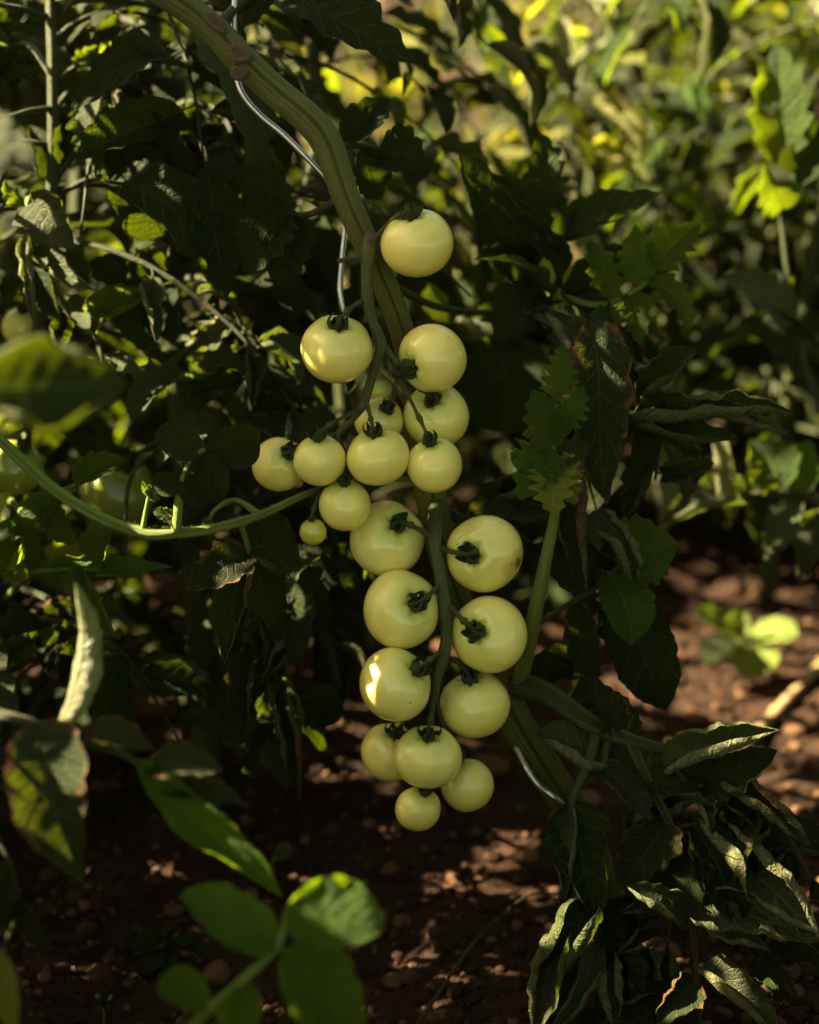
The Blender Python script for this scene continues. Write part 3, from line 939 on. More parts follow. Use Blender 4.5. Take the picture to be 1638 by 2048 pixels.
# corky scars where leaves were cut away, on the upper stem
def scar(px, py, d, rx, ry, rot):
    c = P(px, py, d)
    n1, n2 = 24, 9
    V, F = [], []
    prof = [(1.25, -.55), (1.1, .15), (.95, .38), (.78, .34), (.62, .12), (.45, .10), (.32, .22), (.15, .10), (.02, .08)]
    ca, sa = math.cos(rot), math.sin(rot)
    rr = random.Random(int(px))
    for rho, h in prof:
        for k in range(n1):
            a = 2 * math.pi * k / n1
            jit = 1 + .06 * math.sin(3 * a + px) + .04 * rr.uniform(-1, 1)
            ex, ey = rho * rx * math.cos(a) * jit, rho * ry * math.sin(a) * jit
            x_, y_ = ex * ca - ey * sa, ex * sa + ey * ca
            V.append(c + (RT * x_ + UP * y_ - FW * h * min(rx, ry) * .5) * K * d - Vector(main.location))
    for i in range(len(prof) - 1):
        for k in range(n1):
            k2 = (k + 1) % n1
            F.append((i * n1 + k, i * n1 + k2, (i + 1) * n1 + k2, (i + 1) * n1 + k))
    uv = [(i / 9, k / n1) for i in range(len(prof)) for k in range(n1)]
    obj('leaf_scar', mesh_from('leaf_scar', [tuple(v) for v in V], np.array(F), M['scar'], uv=uv), main)
scar(430, 43, 1.2025, 26, 12, R(-42)); scar(479, 106, 1.2005, 21, 17, R(-20)); scar(478, 146, 1.2015, 15, 12, R(0))
def strand(pts, n=None, mat='truss', name='truss_stem', sides=12):
    return tube_part(name, main, px_path([(a, b, c, d * .82) for a, b, c, d in pts]), M[mat], sides, n, 3, .035)
q = lambda z: D0 + z * K * D0
tr1 = strand([(738, 470, 1.212, 30), (736, 500, q(8), 40), (733, 545, q(2), 30), (735, 595, q(4), 30), (745, 640, q(6), 24), (762, 690, q(8), 30), (752, 730, q(8), 24), (733, 790, q(4), 22), (726, 815, q(4), 26)], 60)
main_truss = px_path([(736, 500, q(8), 40), (735, 595, q(4), 30), (762, 690, q(8), 30), (733, 790, q(4), 22)])
hairs(main, tr1, main_truss, 400, .0018, 8)
strand([(735, 510, q(6), 22), (708, 516, q(0), 13), (676, 522, q(-6), 12)], 14)
strand([(742, 500, q(6), 20), (744, 482, q(0), 24)], 8)
strand([(758, 684, q(8), 24), (782, 712, q(12), 18), (800, 752, q(24), 18), (826, 782, q(40), 15)], 24)
strand([(800, 752, q(24), 12), (788, 775, q(34), 10), (786, 792, q(40), 9)], 10)
strand([(726, 815, q(4), 18), (700, 845, q(16), 15), (676, 872, q(24), 16), (690, 905, q(28), 10)], 16)
strand([(676, 872, q(24), 12), (660, 930, q(40), 9), (640, 985, q(15), 8)], 14)
tr2 = strand([(872, 1010, 1.258, 40), (872, 1060, q(60), 34), (870, 1085, q(32), 34), (880, 1150, q(16), 28), (890, 1215, q(12), 32), (892, 1270, q(12), 26), (888, 1310, q(14), 32), (874, 1360, q(20), 22), (868, 1405, q(26), 20)], 60)
hairs(main, tr2, px_path([(872, 1060, q(60), 34), (880, 1150, q(16), 28), (892, 1270, q(12), 26), (868, 1405, q(26), 20)]), 300, .0018, 9)

# traced leaves of the carrying plant
D = 1.24
hleaf(main, [(862, 1010, 1.265, 30), (930, 1040, 1.28, 20), (1000, 1045, 1.30, 16), (1060, 1090, 1.32, 14)], [
    (1060, 1090, 1180, 1180, 110, dict(d1=1.3, roll=.8, n=(.3, .6))), (1000, 1045, 1080, 960, 90, dict(d1=1.33))])
# upper right leaf group, dark blades standing up
hleaf(main, [(770, 565, 1.245, 18), (880, 615, 1.33, 14), (1000, 625, 1.36, 13), (1085, 610, 1.36, 12), (1112, 570, 1.36, 12), (1120, 520, 1.36, 12), (1110, 440, 1.36, 9)], [
    (1040, 560, 915, 300, 150, dict(roll=1.0, n=(.5, .1), lobes=.25, d=1.36, d1=1.33)),
    (1110, 440, 1080, 262, 105, dict(roll=1.2, n=(-.4, .2), lobes=.3, d1=1.36)),
    (1115, 500, 980, 350, 130, dict(roll=1.1, n=(.4, .3), d1=1.32)),
    (1130, 480, 1322, 385, 110, dict(roll=1.5, n=(0, .9), d1=1.34)),
    (1115, 560, 1000, 410, 90, dict(roll=1.6, n=(.6, .4), d1=1.30)),
    (1100, 590, 948, 520, 120, dict(roll=1.2, n=(.2, 1.0), d1=1.30)),
    (1130, 590, 1318, 490, 100, dict(roll=1.0, n=(-.2, .8), d1=1.33)),
    (1100, 600, 990, 690, 110, dict(roll=1.3, n=(0, .8), d1=1.30)),
    (1120, 600, 1230, 700, 90, dict(roll=1.4, n=(0, .8), d1=1.30))])
hleaf(main, [(1110, 590, 1.34, 16), (1200, 610, 1.32, 12), (1280, 575, 1.31, 10), (1310, 540, 1.31, 8)], [
    (1310, 540, 1400, 445, 100, dict(m='young', roll=.5, lobes=.42, n=(.2, .4))),
    (1300, 550, 1380, 660, 80, dict(m='young', roll=.7, lobes=.4, n=(.3, .3))),
    (1280, 570, 1270, 450, 80, dict(m='young', roll=.5, lobes=.4)),
    (1260, 580, 1280, 690, 70, dict(m='young', roll=.8, lobes=.4)),
    (1230, 600, 1180, 480, 75, dict(m='young', roll=.9, lobes=.35)),
    (1210, 610, 1195, 720, 70, dict(m='young', roll=.8, lobes=.35))], 'shoot')
# long hanging dark blades right of the fruit
hleaf(main, [(1030, 620, 1.345, 16), (1090, 640, 1.30, 16), (1150, 680, 1.28, 16), (1175, 740, 1.27, 13), (1165, 900, 1.265, 9)], [
    (1180, 640, 1215, 1010, 135, dict(roll=1.0, n=(.1, .2), lobes=.12, d=1.27, d1=1.25, droop=.3, m='brown')),
    (1095, 620, 1165, 790, 90, dict(roll=3.0, n=(.3, .5), d=1.29, m='pale')),
    (1150, 850, 1175, 1180, 110, dict(roll=2.4, n=(-.4, .3), d=1.265, d1=1.24, m='brown')),
    (1190, 1020, 1270, 1175, 95, dict(roll=2.9, n=(.3, .2), d=1.255, m='pale')),
    (1150, 800, 1120, 930, 70, dict(roll=2.0, n=(.3, .2), d=1.265, m='brown'))])
hleaf(main, [(1165, 760, 1.29, 14), (1220, 800, 1.28, 14), (1270, 830, 1.27, 11), (1360, 845, 1.265, 8)], [
    (1250, 845, 1590, 828, 120, dict(roll=2.6, n=(0, 1.1), d1=1.24, droop=.3)),
    (1280, 800, 1395, 700, 90, dict(roll=2.2, n=(-.5, .4), d1=1.26)),
    (1260, 850, 1470, 880, 110, dict(roll=1.5, n=(0, .9), d1=1.25)),
    (1370, 830, 1580, 870, 70, dict(roll=2.8, n=(0, .8), m='pale'))])
# the leaf with toothed yellowing leaflets and its bright stalk
hleaf(main, [(1035, 1380, 1.268, 34), (1060, 1270, 1.235, 32), (1085, 1150, 1.215, 28), (1108, 1040, 1.21, 22), (1116, 980, 1.208, 15), (1112, 930, 1.205, 11), (1105, 870, 1.205, 9), (1108, 790, 1.205, 6)], [
    (1100, 890, 1040, 1000, 120, dict(m='young', lobes=.45, teeth=6, roll=.5, n=(.2, .4), d1=1.195)),
    (1105, 900, 1065, 780, 100, dict(m='young', lobes=.45, teeth=6, roll=.4)),
    (1110, 930, 1110, 1035, 110, dict(m='yellow', lobes=.45, teeth=6, roll=.5, n=(0, .3), d1=1.19)),
    (1115, 900, 1150, 1010, 80, dict(m='yellow', lobes=.4, roll=.6, d1=1.2)),
    (1108, 860, 1165, 770, 70, dict(m='young', lobes=.42, teeth=6, roll=.5, n=(.3, .3))), (1112, 920, 1180, 890, 66, dict(m='dark', lobes=.42, teeth=6, roll=.6, n=(.2, .5))),
    (1108, 960, 1020, 905, 84, dict(m='young', lobes=.42, teeth=6, roll=.6, n=(-.2, .5))),
    (1108, 795, 1122, 690, 80, dict(m='young', lobes=.42, teeth=6, roll=.5))], 'stalk2')
hleaf(main, [(1058, 1262, 1.24, 12), (1110, 1225, 1.25, 12), (1200, 1170, 1.26, 10), (1240, 1130, 1.265, 8)], [
    (1235, 1130, 1355, 1085, 150, dict(roll=.4, n=(.1, .5), lobes=.2, d1=1.26, m='young')),
    (1215, 1150, 1262, 1290, 110, dict(roll=.5, n=(.3, .2), lobes=.08, m='young', d1=1.25)),
    (1160, 1190, 1120, 1060, 110, dict(roll=.6, n=(-.2, .5), lobes=.2, d1=1.28)),
    (1240, 1180, 1330, 1420, 140, dict(roll=.7, n=(.2, -.1), lobes=.08, d=1.30, d1=1.30)),
    (1150, 1200, 1180, 1370, 90, dict(roll=1.1, n=(.2, .2), d1=1.27, m='brown'))])
# low branch to the right with curled leaves
hleaf(main, [(1025, 1370, 1.272, 54), (1090, 1385, 1.25, 46), (1180, 1445, 1.235, 42), (1260, 1480, 1.225, 30), (1340, 1500, 1.215, 18), (1400, 1530, 1.21, 12)], [
    (1330, 1545, 1560, 1460, 110, dict(roll=3.0, n=(-.1, .6), m='pale', d1=1.19, lobes=.15)),
    (1380, 1570, 1555, 1500, 100, dict(roll=1.4, n=(.2, .4), m='dark', d1=1.2)),
    (1240, 1480, 1165, 1350, 80, dict(roll=1.4, n=(.3, .3), m='brown', d1=1.24)),
    (1270, 1480, 1190, 1380, 70, dict(roll=1.0, n=(.3, .3), d1=1.25)),
    (1430, 1560, 1620, 1690, 110, dict(roll=2.6, n=(0, .5), m='brown', d1=1.18)),
    (1400, 1540, 1540, 1680, 90, dict(roll=1.6, n=(.4, .2), d1=1.2)),
    (1200, 1530, 1300, 1640, 90, dict(roll=1.2, n=(.2, .5), m='brown', d1=1.2)),
    (1290, 1560, 1380, 1600, 60, dict(roll=1.2, n=(.2, .5), d1=1.2))])
hleaf(main, [(1195, 1455, 1.235, 26), (1175, 1530, 1.225, 22), (1145, 1600, 1.22, 17), (1135, 1680, 1.215, 12), (1150, 1800, 1.21, 9), (1120, 1900, 1.205, 7)], [
    (1145, 1600, 1195, 1850, 150, dict(roll=1.7, n=(.1, .1), m='dark', lobes=.12, d1=1.20, droop=.2)),
    (1145, 1610, 1130, 1800, 60, dict(roll=3.0, n=(-.4, .1), m='pale', d1=1.2, lobes=.1)),
    (1180, 1800, 1075, 1995, 130, dict(roll=2.2, n=(-.2, .2), m='dark', d1=1.19, lobes=.12)),
    (1125, 1850, 1070, 2080, 110, dict(roll=2.8, n=(-.5, .3), m='pale', d1=1.18, lobes=.15)),
    (1190, 1880, 1100, 2070, 70, dict(roll=2.8, n=(.3, .2), m='pale', d1=1.19)),
    (1200, 1850, 1240, 2060, 70, dict(roll=1.2, n=(.5, 0), d1=1.23))])
hleaf(main, [(1260, 1480, 1.225, 26), (1300, 1570, 1.215, 20), (1340, 1650, 1.21, 18), (1370, 1760, 1.20, 15), (1390, 1900, 1.20, 12), (1400, 2060, 1.19, 10)], [
    (1330, 1640, 1240, 1780, 120, dict(roll=1.4, n=(.1, .5), m='brown', d1=1.2)),
    (1400, 1640, 1650, 1920, 130, dict(roll=2.9, n=(.2, .5), m='pale', d1=1.16, lobes=.1, droop=.5)),
    (1390, 1660, 1480, 1850, 170, dict(roll=.9, n=(.3, .4), m='dark', d1=1.18)),
    (1380, 1790, 1660, 1880, 120, dict(roll=2.6, n=(0, .6), m='pale', d1=1.16, lobes=.2)),
    (1385, 1830, 1540, 1900, 90, dict(roll=2.6, n=(0, .5), m='pale', d1=1.17)),
    (1370, 1830, 1250, 1770, 80, dict(roll=2.6, n=(0, .4), m='pale', d1=1.19)),
    (1395, 1940, 1560, 2080, 100, dict(roll=2.8, n=(.1, .6), m='pale', d1=1.17, lobes=.15)),
    (1395, 1960, 1310, 2060, 90, dict(roll=1.8, n=(-.3, .4), m='brown', d1=1.18)),
    (1360, 1700, 1400, 1830, 70, dict(roll=1.0, n=(-.3, .3), d1=1.17))])
# dark blade over the top of the frame
hleaf(main, [(430, 60, 1.225, 26), (500, -10, 1.25, 20), (560, -30, 1.25, 14), (620, -20, 1.25, 10)], [
    (570, 0, 835, 128, 130, dict(roll=.6, n=(0, .5), lobes=.3, d1=1.22)),
    (610, -15, 730, 20, 60, dict(roll=.6, n=(0, .6), lobes=.3)),
    (540, -10, 480, 60, 60, dict(roll=.6, n=(.3, .6)))])
hleaf(main, [(560, -60, 1.25, 12), (760, -60, 1.2, 10), (890, -40, 1.18, 8)], [(890, -40, 908, 42, 46, dict(roll=2.4, n=(.2, 0), lobes=0))])
# dark leaves hugging the stem on its left and right
hleaf(main, [(690, 390, 1.225, 22), (640, 420, 1.25, 14), (600, 430, 1.26, 12), (560, 410, 1.265, 10)], [
    (560, 400, 500, 550, 140, dict(roll=.6, n=(-.2, .1), lobes=.25, d1=1.25)),
    (560, 400, 470, 340, 120, dict(roll=.8, n=(-.2, .4))),
    (600, 430, 560, 580, 110, dict(roll=.7, n=(.1, .2), lobes=.2, d1=1.26))])
hleaf(main, [(655, 300, 1.225, 20), (700, 290, 1.26, 14), (760, 300, 1.28, 11), (800, 310, 1.29, 9)], [
    (690, 290, 780, 200, 90, dict(roll=.6, n=(0, .3), d1=1.29)), (760, 300, 850, 330, 100, dict(roll=.7, n=(.2, .4))),
    (720, 300, 760, 400, 90, dict(roll=.7, n=(.1, .2), d1=1.29))])

# tangles of smaller curled leaves right of the fruit and at the lower right
def tangle(plant, stalk, n, seed, length=(90, 190), mats=None, down=1.0, spread=1.0):
    r = random.Random(seed)
    dn = catmull(stalk, 50)
    mats = mats or {'dark': 6, 'brown': 2, 'pale': 2}
    ls = []
    for i in range(n):
        b = dn[int(49 * (.12 + .88 * (i + r.random()) / n))]
        a = r.gauss(0, .75 * spread) + (0 if r.random() < .75 else r.choice((-1.4, 1.4)))
        L = r.uniform(*length)
        tx, ty = b[0] + math.sin(a) * L, b[1] + (math.cos(a) * down) * L
        cc = P((b[0] + tx) / 2, (b[1] + ty) / 2, b[2])
        if any((lambda v: v.dot(SUN) > 0 and (v - SUN * v.dot(SUN)).length < rad + L * K * b[2] * .42)(cc - q_) for q_, rad in LIT_POINTS): continue
        cp = proj(cc)
        if any(cp[2] < td + .02 and math.hypot(cp[0] - x_, cp[1] - y_) < rr + L * .35 for x_, y_, rr, td in TOM): continue
        ls.append((float(b[0]) + math.sin(a) * 14, float(b[1]) + math.cos(a) * 14, tx, ty, L * r.uniform(.5, .75),
                   dict(d=float(b[2]) + r.uniform(-.01, .01), d1=float(b[2]) + r.uniform(-.035, .03), roll=r.uniform(1.0, 3.2), droop=r.uniform(0, 1.0), twist=r.uniform(-1, 1),
                        lobes=r.uniform(.1, .38), n=(r.uniform(-.8, .5), r.uniform(-.2, .9)), m=choose(mats, r))))
    hleaf(plant, stalk, ls)
tangle(main, [(1150, 680, 1.30, 12), (1230, 720, 1.31, 10), (1290, 760, 1.32, 8), (1320, 850, 1.33, 7), (1310, 960, 1.33, 6)], 9, 501)
tangle(main, [(1060, 900, 1.30, 12), (1130, 1000, 1.31, 10), (1180, 1100, 1.32, 8), (1200, 1220, 1.33, 7), (1190, 1330, 1.33, 6)], 9, 502)
tangle(main, [(1110, 560, 1.38, 12), (1200, 640, 1.40, 10), (1270, 640, 1.41, 8), (1330, 680, 1.42, 6)], 7, 503, length=(80, 150))
tangle(main, [(1180, 1445, 1.24, 16), (1240, 1540, 1.24, 12), (1250, 1640, 1.24, 10), (1270, 1780, 1.24, 8), (1280, 1900, 1.24, 7)], 9, 504)
tangle(main, [(1340, 1510, 1.22, 14), (1420, 1600, 1.22, 11), (1480, 1700, 1.21, 9), (1520, 1820, 1.21, 8), (1530, 1960, 1.21, 7)], 9, 505)
tangle(main, [(1400, 1560, 1.22, 10), (1500, 1600, 1.21, 9), (1580, 1680, 1.20, 8), (1640, 1800, 1.19, 7)], 6, 506)
tangle(main, [(1360, 1740, 1.21, 10), (1340, 1850, 1.21, 9), (1330, 1960, 1.21, 7), (1340, 2060, 1.21, 6)], 6, 507)
tangle(main, [(1165, 1690, 1.23, 10), (1185, 1780, 1.23, 9), (1200, 1900, 1.23, 8), (1190, 2040, 1.23, 6)], 6, 508)

# ------------------------------------------------------------------ side shoot crossing in front from the left, with hairs
lp = [(-60, 830, 1.17, 34), (0, 880, 1.168, 34), (100, 972, 1.165, 34), (200, 1035, 1.16, 34), (290, 1066, 1.155, 34), (350, 1066, 1.155, 32), (420, 1058, 1.16, 28), (520, 1030, 1.18, 24), (620, 985, 1.21, 20), (720, 960, 1.245, 18), (850, 960, 1.262, 18)]
lp = [(a, b, c, w * .68) for a, b, c, w in lp]
sh = tube_part('side_shoot', main, px_path(lp), M['shoot'], 14, 120, 6, .02)
hairs(main, sh, px_path(lp[1:9]), 900, .0034, 12)
o = hleaf(main, [(352, 1064, 1.152, 22), (358, 1000, 1.15, 18), (372, 945, 1.15, 14), (398, 905, 1.15, 11), (410, 900, 1.15, 8)], [
    (405, 900, 310, 870, 75, dict(m='dark', lobes=.0, roll=.4, wide_at=.5)), (412, 898, 520, 885, 90, dict(m='dark', lobes=.0, roll=.4, wide_at=.5, d1=1.17)),
    (410, 905, 435, 1005, 90, dict(m='dark', lobes=0., roll=.4, wide_at=.5)), (372, 950, 410, 1010, 60, dict(m='dark', lobes=0, roll=.3, wide_at=.5)),
    (362, 960, 308, 975, 55, dict(m='dark', lobes=0, roll=.3, wide_at=.5)), (355, 1040, 305, 1020, 36, dict(m='young', lobes=.3, roll=.5))], 'shoot')
hleaf(main, [(285, 1062, 1.155, 14), (292, 1020, 1.152, 9), (298, 990, 1.15, 8)], [
    (298, 992, 285, 962, 20, dict(m='young', roll=1)), (298, 992, 322, 998, 18, dict(m='young', roll=1)), (298, 992, 300, 968, 16, dict(m='young', roll=1))], 'shoot')
hleaf(main, [(520, 1030, 1.18, 16), (470, 1000, 1.18, 10), (430, 1020, 1.175, 9), (420, 1040, 1.175, 6)], [
    (420, 1036, 408, 1062, 22, dict(m='young', roll=1)), (470, 1000, 452, 1012, 16, dict(m='young', roll=1))], 'shoot')
hleaf(main, [(480, 1045, 1.178, 14), (492, 1080, 1.19, 11), (500, 1110, 1.20, 10)], [
    (495, 1100, 590, 1070, 130, dict(roll=.5, n=(.1, .3), lobes=.15, d1=1.22)), (498, 1105, 375, 1180, 110, dict(roll=.7, n=(0, .5), m='brown', lobes=.25, d1=1.18)),
    (500, 1110, 450, 1330, 95, dict(roll=1.8, n=(-.1, .1), m='brown', lobes=.15, d1=1.19)), (505, 1110, 560, 1260, 90, dict(roll=1.0, n=(.1, .2), d1=1.23))], 'shoot')

# ------------------------------------------------------------------ neighbours to the left
def stem_plant(label, pts, mat='stalk', group='tomato plants in the garden', seed=0):
    rows = [(*(P(x, y, d) if not isinstance(x, Vector) else x), w * .5 * K * d) for x, y, d, w in pts]
    root = plant_root('tomato_plant', Vector(rows[0][:3]), label, 'tomato plant', group)
    tube_part('main_stem', root, rows, M[mat], 10, 60, seed, .03)
    return root, rows

lg, lrows = stem_plant('leafy tomato plant filling the shade left of the fruit cluster', [(420, 1640, 1.58, 60), (400, 1300, 1.55, 56), (370, 900, 1.50, 54), (330, 500, 1.46, 48), (300, 100, 1.44, 40), (280, -300, 1.44, 30)], seed=21)
eg, erows = stem_plant('tomato plant at the left edge with pale curled leaves', [(-60, 1700, 1.5, 44), (-20, 1300, 1.46, 38), (60, 800, 1.40, 32), (100, 450, 1.36, 26), (105, 150, 1.34, 22), (90, -250, 1.34, 18)], seed=22)
# traced leaves on them
hleaf(lg, [(350, 620, 1.475, 18), (330, 560, 1.40, 14), (345, 490, 1.36, 14), (330, 460, 1.34, 10)], [
    (325, 470, 235, 270, 150, dict(roll=.6, n=(-.1, .2), lobes=.06, wide_at=.5, d1=1.32)), (345, 490, 390, 390, 110, dict(roll=.8)), (340, 540, 260, 600, 110, dict(roll=.8, d1=1.34))])
hleaf(lg, [(345, 660, 1.478, 16), (310, 600, 1.40, 12), (270, 560, 1.37, 10)], [
    (270, 580, 285, 700, 120, dict(roll=.7, lobes=.15)), (270, 560, 180, 520, 90, dict(roll=.9)), (300, 600, 360, 700, 100, dict(roll=.8, d1=1.36))])
hleaf(eg, [(100, 380, 1.36, 16), (150, 300, 1.34, 12), (185, 210, 1.335, 10)], [
    (185, 200, 180, 330, 110, dict(m='pale', lobes=.42, roll=.8, n=(-.6, .4), d1=1.31)), (195, 215, 245, 290, 70, dict(m='pale', roll=1.2, n=(-.5, .3))),
    (130, 330, 140, 230, 70, dict(roll=1.2)), (110, 360, 60, 250, 80, dict(roll=1.2))])
hleaf(eg, [(85, 560, 1.375, 24), (60, 490, 1.32, 22), (55, 420, 1.31, 18), (60, 390, 1.31, 12)], [
    (60, 400, 150, 500, 120, dict(m='pale', roll=1.5, n=(-.5, .3), d1=1.29)), (70, 500, 188, 580, 60, dict(m='pale', roll=2.4, n=(-.4, .4), d1=1.29)),
    (60, 420, 10, 360, 60, dict(m='young', roll=1.0)), (55, 470, 70, 660, 60, dict(m='pale', roll=3.0, n=(-.6, .2), d1=1.29)), (65, 520, 120, 640, 90, dict(roll=1.8, n=(-.5, .1)))], 'shoot')
hleaf(lg, [(390, 1080, 1.52, 16), (500, 1120, 1.38, 12), (570, 1140, 1.33, 9)], [
    (640, 1110, 566, 1214, 60, dict(m='pale', roll=.7, n=(-.9, .3), lobes=.5, d=1.31, d1=1.30)), (540, 1130, 600, 1330, 120, dict(roll=1.0, d1=1.31)),
    (560, 1140, 660, 1260, 110, dict(roll=1.0, d1=1.34))])
hleaf(lg, [(395, 1250, 1.545, 16), (500, 1250, 1.38, 12), (560, 1290, 1.33, 10), (580, 1360, 1.31, 8)], [
    (560, 1350, 600, 1500, 70, dict(m='young', roll=2.0, n=(-.3, .2), d1=1.30)), (575, 1370, 600, 1600, 75, dict(m='brown', roll=2.2, n=(-.2, .1), d1=1.29)),
    (500, 1290, 490, 1480, 80, dict(m='brown', roll=2.0, lobes=.35, d=1.32, d1=1.30)), (590, 1380, 680, 1440, 110, dict(roll=.9, d1=1.33))])
hleaf(eg, [(10, 1200, 1.45, 16), (60, 1150, 1.30, 14), (120, 1140, 1.27, 10), (200, 1140, 1.25, 8)], [
    (90, 1145, 345, 1135, 80, dict(m='young', roll=1.3, n=(0, 1.2), d1=1.24)), (60, 1150, -30, 1060, 120, dict(m='young', roll=.8, n=(-.2, .8))),
    (150, 1130, 240, 1280, 75, dict(m='young', roll=1.6, n=(-.5, .2), d=1.25)), (50, 1130, 70, 1040, 110, dict(m='young', roll=.6, n=(0, .6), d1=1.24)),
    (190, 1130, 230, 1050, 80, dict(m='young', roll=.7, n=(-.3, .4), d1=1.24))], 'shoot')
hleaf(eg, [(20, 1000, 1.42, 14), (60, 1030, 1.28, 14), (110, 990, 1.26, 12), (150, 970, 1.25, 9)], [
    (120, 985, 30, 1080, 80, dict(m='young', roll=.6, n=(-.2, .5), lobes=.3)), (90, 1000, 150, 1090, 60, dict(m='young', roll=.8, n=(-.2, .4), lobes=.3)),
    (150, 970, 250, 920, 90, dict(m='young', roll=.8, n=(0, .8), d1=1.26))], 'shoot')

nl = {'flat': 2.2, 'curl': 4, 'roll': 2.2}
cnt = 0
cnt += bushy(lg, lrows, 58, 31, length=(.20, .36), size=(.068, .112), shapes=nl, mats={'dark': 9, 'brown': 1, 'pale': .8, 'young': .6})
cnt += bushy(eg, erows, 48, 32, length=(.18, .32), size=(.055, .095), shapes=nl, mats={'dark': 7, 'young': 1.6, 'pale': 1.2, 'brown': .6})
lg2, r2 = stem_plant('tomato plant standing behind the leaning stem', [(760, 1500, 1.85, 40), (720, 1200, 1.8, 38), (690, 800, 1.72, 36), (650, 400, 1.66, 32), (620, 0, 1.64, 26), (600, -200, 1.64, 20)], seed=23)
cnt += bushy(lg2, r2, 40, 33, length=(.18, .32), size=(.065, .11), shapes=nl)
lg3, r3 = stem_plant('tomato plant deep in shade behind the left plants', [(180, 1480, 1.95, 40), (160, 1100, 1.9, 36), (150, 600, 1.85, 34), (170, 100, 1.8, 30), (180, -200, 1.8, 22)], seed=24)
cnt += bushy(lg3, r3, 24, 34, length=(.2, .34), size=(.085, .14), shapes=nl)
# unseen plants added beyond the left edge to shade the fruit and the soil
lg4, r4 = stem_plant('unseen tomato plant added just beyond the left edge to shade the fruit', [(-420, 1980, 1.28, 50), (-420, 1000, 1.27, 46), (-400, 300, 1.27, 40), (-390, -500, 1.27, 30), (-380, -1000, 1.28, 20)], seed=25)
cnt += bushy(lg4, r4, 34, 35, length=(.2, .38), size=(.09, .14), shapes=nl)
lg5, r5 = stem_plant('second unseen tomato plant added beyond the left edge to shade the soil', [(-560, 1600, 1.62, 50), (-560, 1000, 1.6, 46), (-540, 300, 1.58, 40), (-520, -500, 1.58, 30)], seed=26)
cnt += bushy(lg5, r5, 26, 36, length=(.2, .38), size=(.09, .14), shapes=nl)

tangle(lg, [(400, 1150, 1.53, 14), (460, 1180, 1.40, 12), (520, 1250, 1.34, 10), (540, 1360, 1.33, 8), (545, 1480, 1.33, 7)], 9, 511)
tangle(lg, [(340, 560, 1.47, 14), (420, 560, 1.38, 12), (480, 640, 1.35, 10), (500, 740, 1.34, 8), (480, 850, 1.34, 7)], 9, 512)
tangle(lg, [(380, 900, 1.50, 14), (320, 900, 1.38, 12), (260, 960, 1.35, 10), (250, 1100, 1.34, 8)], 7, 513)
tangle(eg, [(90, 620, 1.38, 14), (160, 620, 1.34, 12), (200, 700, 1.32, 10), (210, 820, 1.32, 8)], 7, 514, mats={'dark': 4, 'pale': 3, 'young': 2})
tangle(eg, [(0, 1250, 1.44, 14), (60, 1240, 1.36, 12), (160, 1250, 1.32, 10), (240, 1300, 1.31, 8), (300, 1380, 1.31, 7)], 8, 515, mats={'dark': 6, 'brown': 2, 'young': 2})
tangle(lg, [(310, 250, 1.45, 14), (380, 200, 1.40, 12), (450, 240, 1.37, 10), (480, 330, 1.36, 8)], 7, 516)
tangle(eg, [(105, 180, 1.34, 14), (160, 130, 1.35, 12), (230, 150, 1.35, 10), (260, 230, 1.35, 8)], 7, 517, mats={'dark': 5, 'pale': 2, 'young': 1})
# unseen plants added below and beside the frame to keep sky light off the soil
def shade_plant(label, x, y, h, n, seed):
    rows = [(x + .02 * math.sin(3 * t + seed), y, h * t, .008 * (1.1 - .6 * t)) for t in np.linspace(0, 1, 6)]
    root = plant_root('tomato_plant', Vector(rows[0][:3]), label, 'tomato plant', 'tomato plants in the garden')
    tube_part('main_stem', root, rows, M['stalk'], 8, 30, seed, .03)
    return bushy(root, rows, n, seed, length=(.16, .28), size=(.09, .14), shapes={'flat': 4, 'curl': 2}, mats={'dark': 1}, t0=.15)
cnt += shade_plant('unseen low tomato plant added below the frame, shading soil under the round leaved shoot', -.30, .62, .34, 16, 81)
cnt += shade_plant('unseen low tomato plant added below the frame, shading soil under the fruit cluster', .04, .60, .32, 16, 82)
cnt += shade_plant('unseen low tomato plant added below the frame, shading soil under the curled leaves', .38, .62, .34, 16, 83)
cnt += shade_plant('unseen sky-blocking tomato plant added beyond the right edge beside the curled leaves', .66, 1.12, 1.1, 30, 84)
cnt += shade_plant('unseen sky-blocking tomato plant added beyond the right edge beside the bamboo cane', .98, 1.85, 1.3, 32, 86)
cnt += shade_plant('unseen shading tomato plant added beyond the left edge beside the round leaved shoot', -.62, .72, .7, 18, 85)

# ------------------------------------------------------------------ plants behind on the right and across the top
BG = 'tomato plants in the rows behind'
def far_plant(label, px, d, height, n, seed, mats, size=(.06, .10), lean=.0, length=(.2, .36), shapes=None):
    g = CAM + (FW + (px - 819) * K * RT) * d
    g = Vector((g.x, d * math.cos(PITCH) * 1.02, 0))
    rows = [(g.x + lean * t * t + .02 * math.sin(5 * t + seed), g.y + .02 * math.cos(4 * t), height * t, .010 * (1.1 - .6 * t)) for t in np.linspace(0, 1, 7)]
    root = plant_root('tomato_plant', Vector(rows[0][:3]), label, 'tomato plant', BG)
    tube_part('main_stem', root, rows, M['stalk'], 8, 40, seed, .03)
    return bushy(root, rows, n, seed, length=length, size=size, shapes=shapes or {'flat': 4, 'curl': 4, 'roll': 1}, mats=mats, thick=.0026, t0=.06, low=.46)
mixg = {'silver': 5, 'young': 4, 'dark': 3}
big = (.07, .115)
sm = (.05, .09)
dk = {'dark': 8, 'young': 1.2, 'silver': .5}
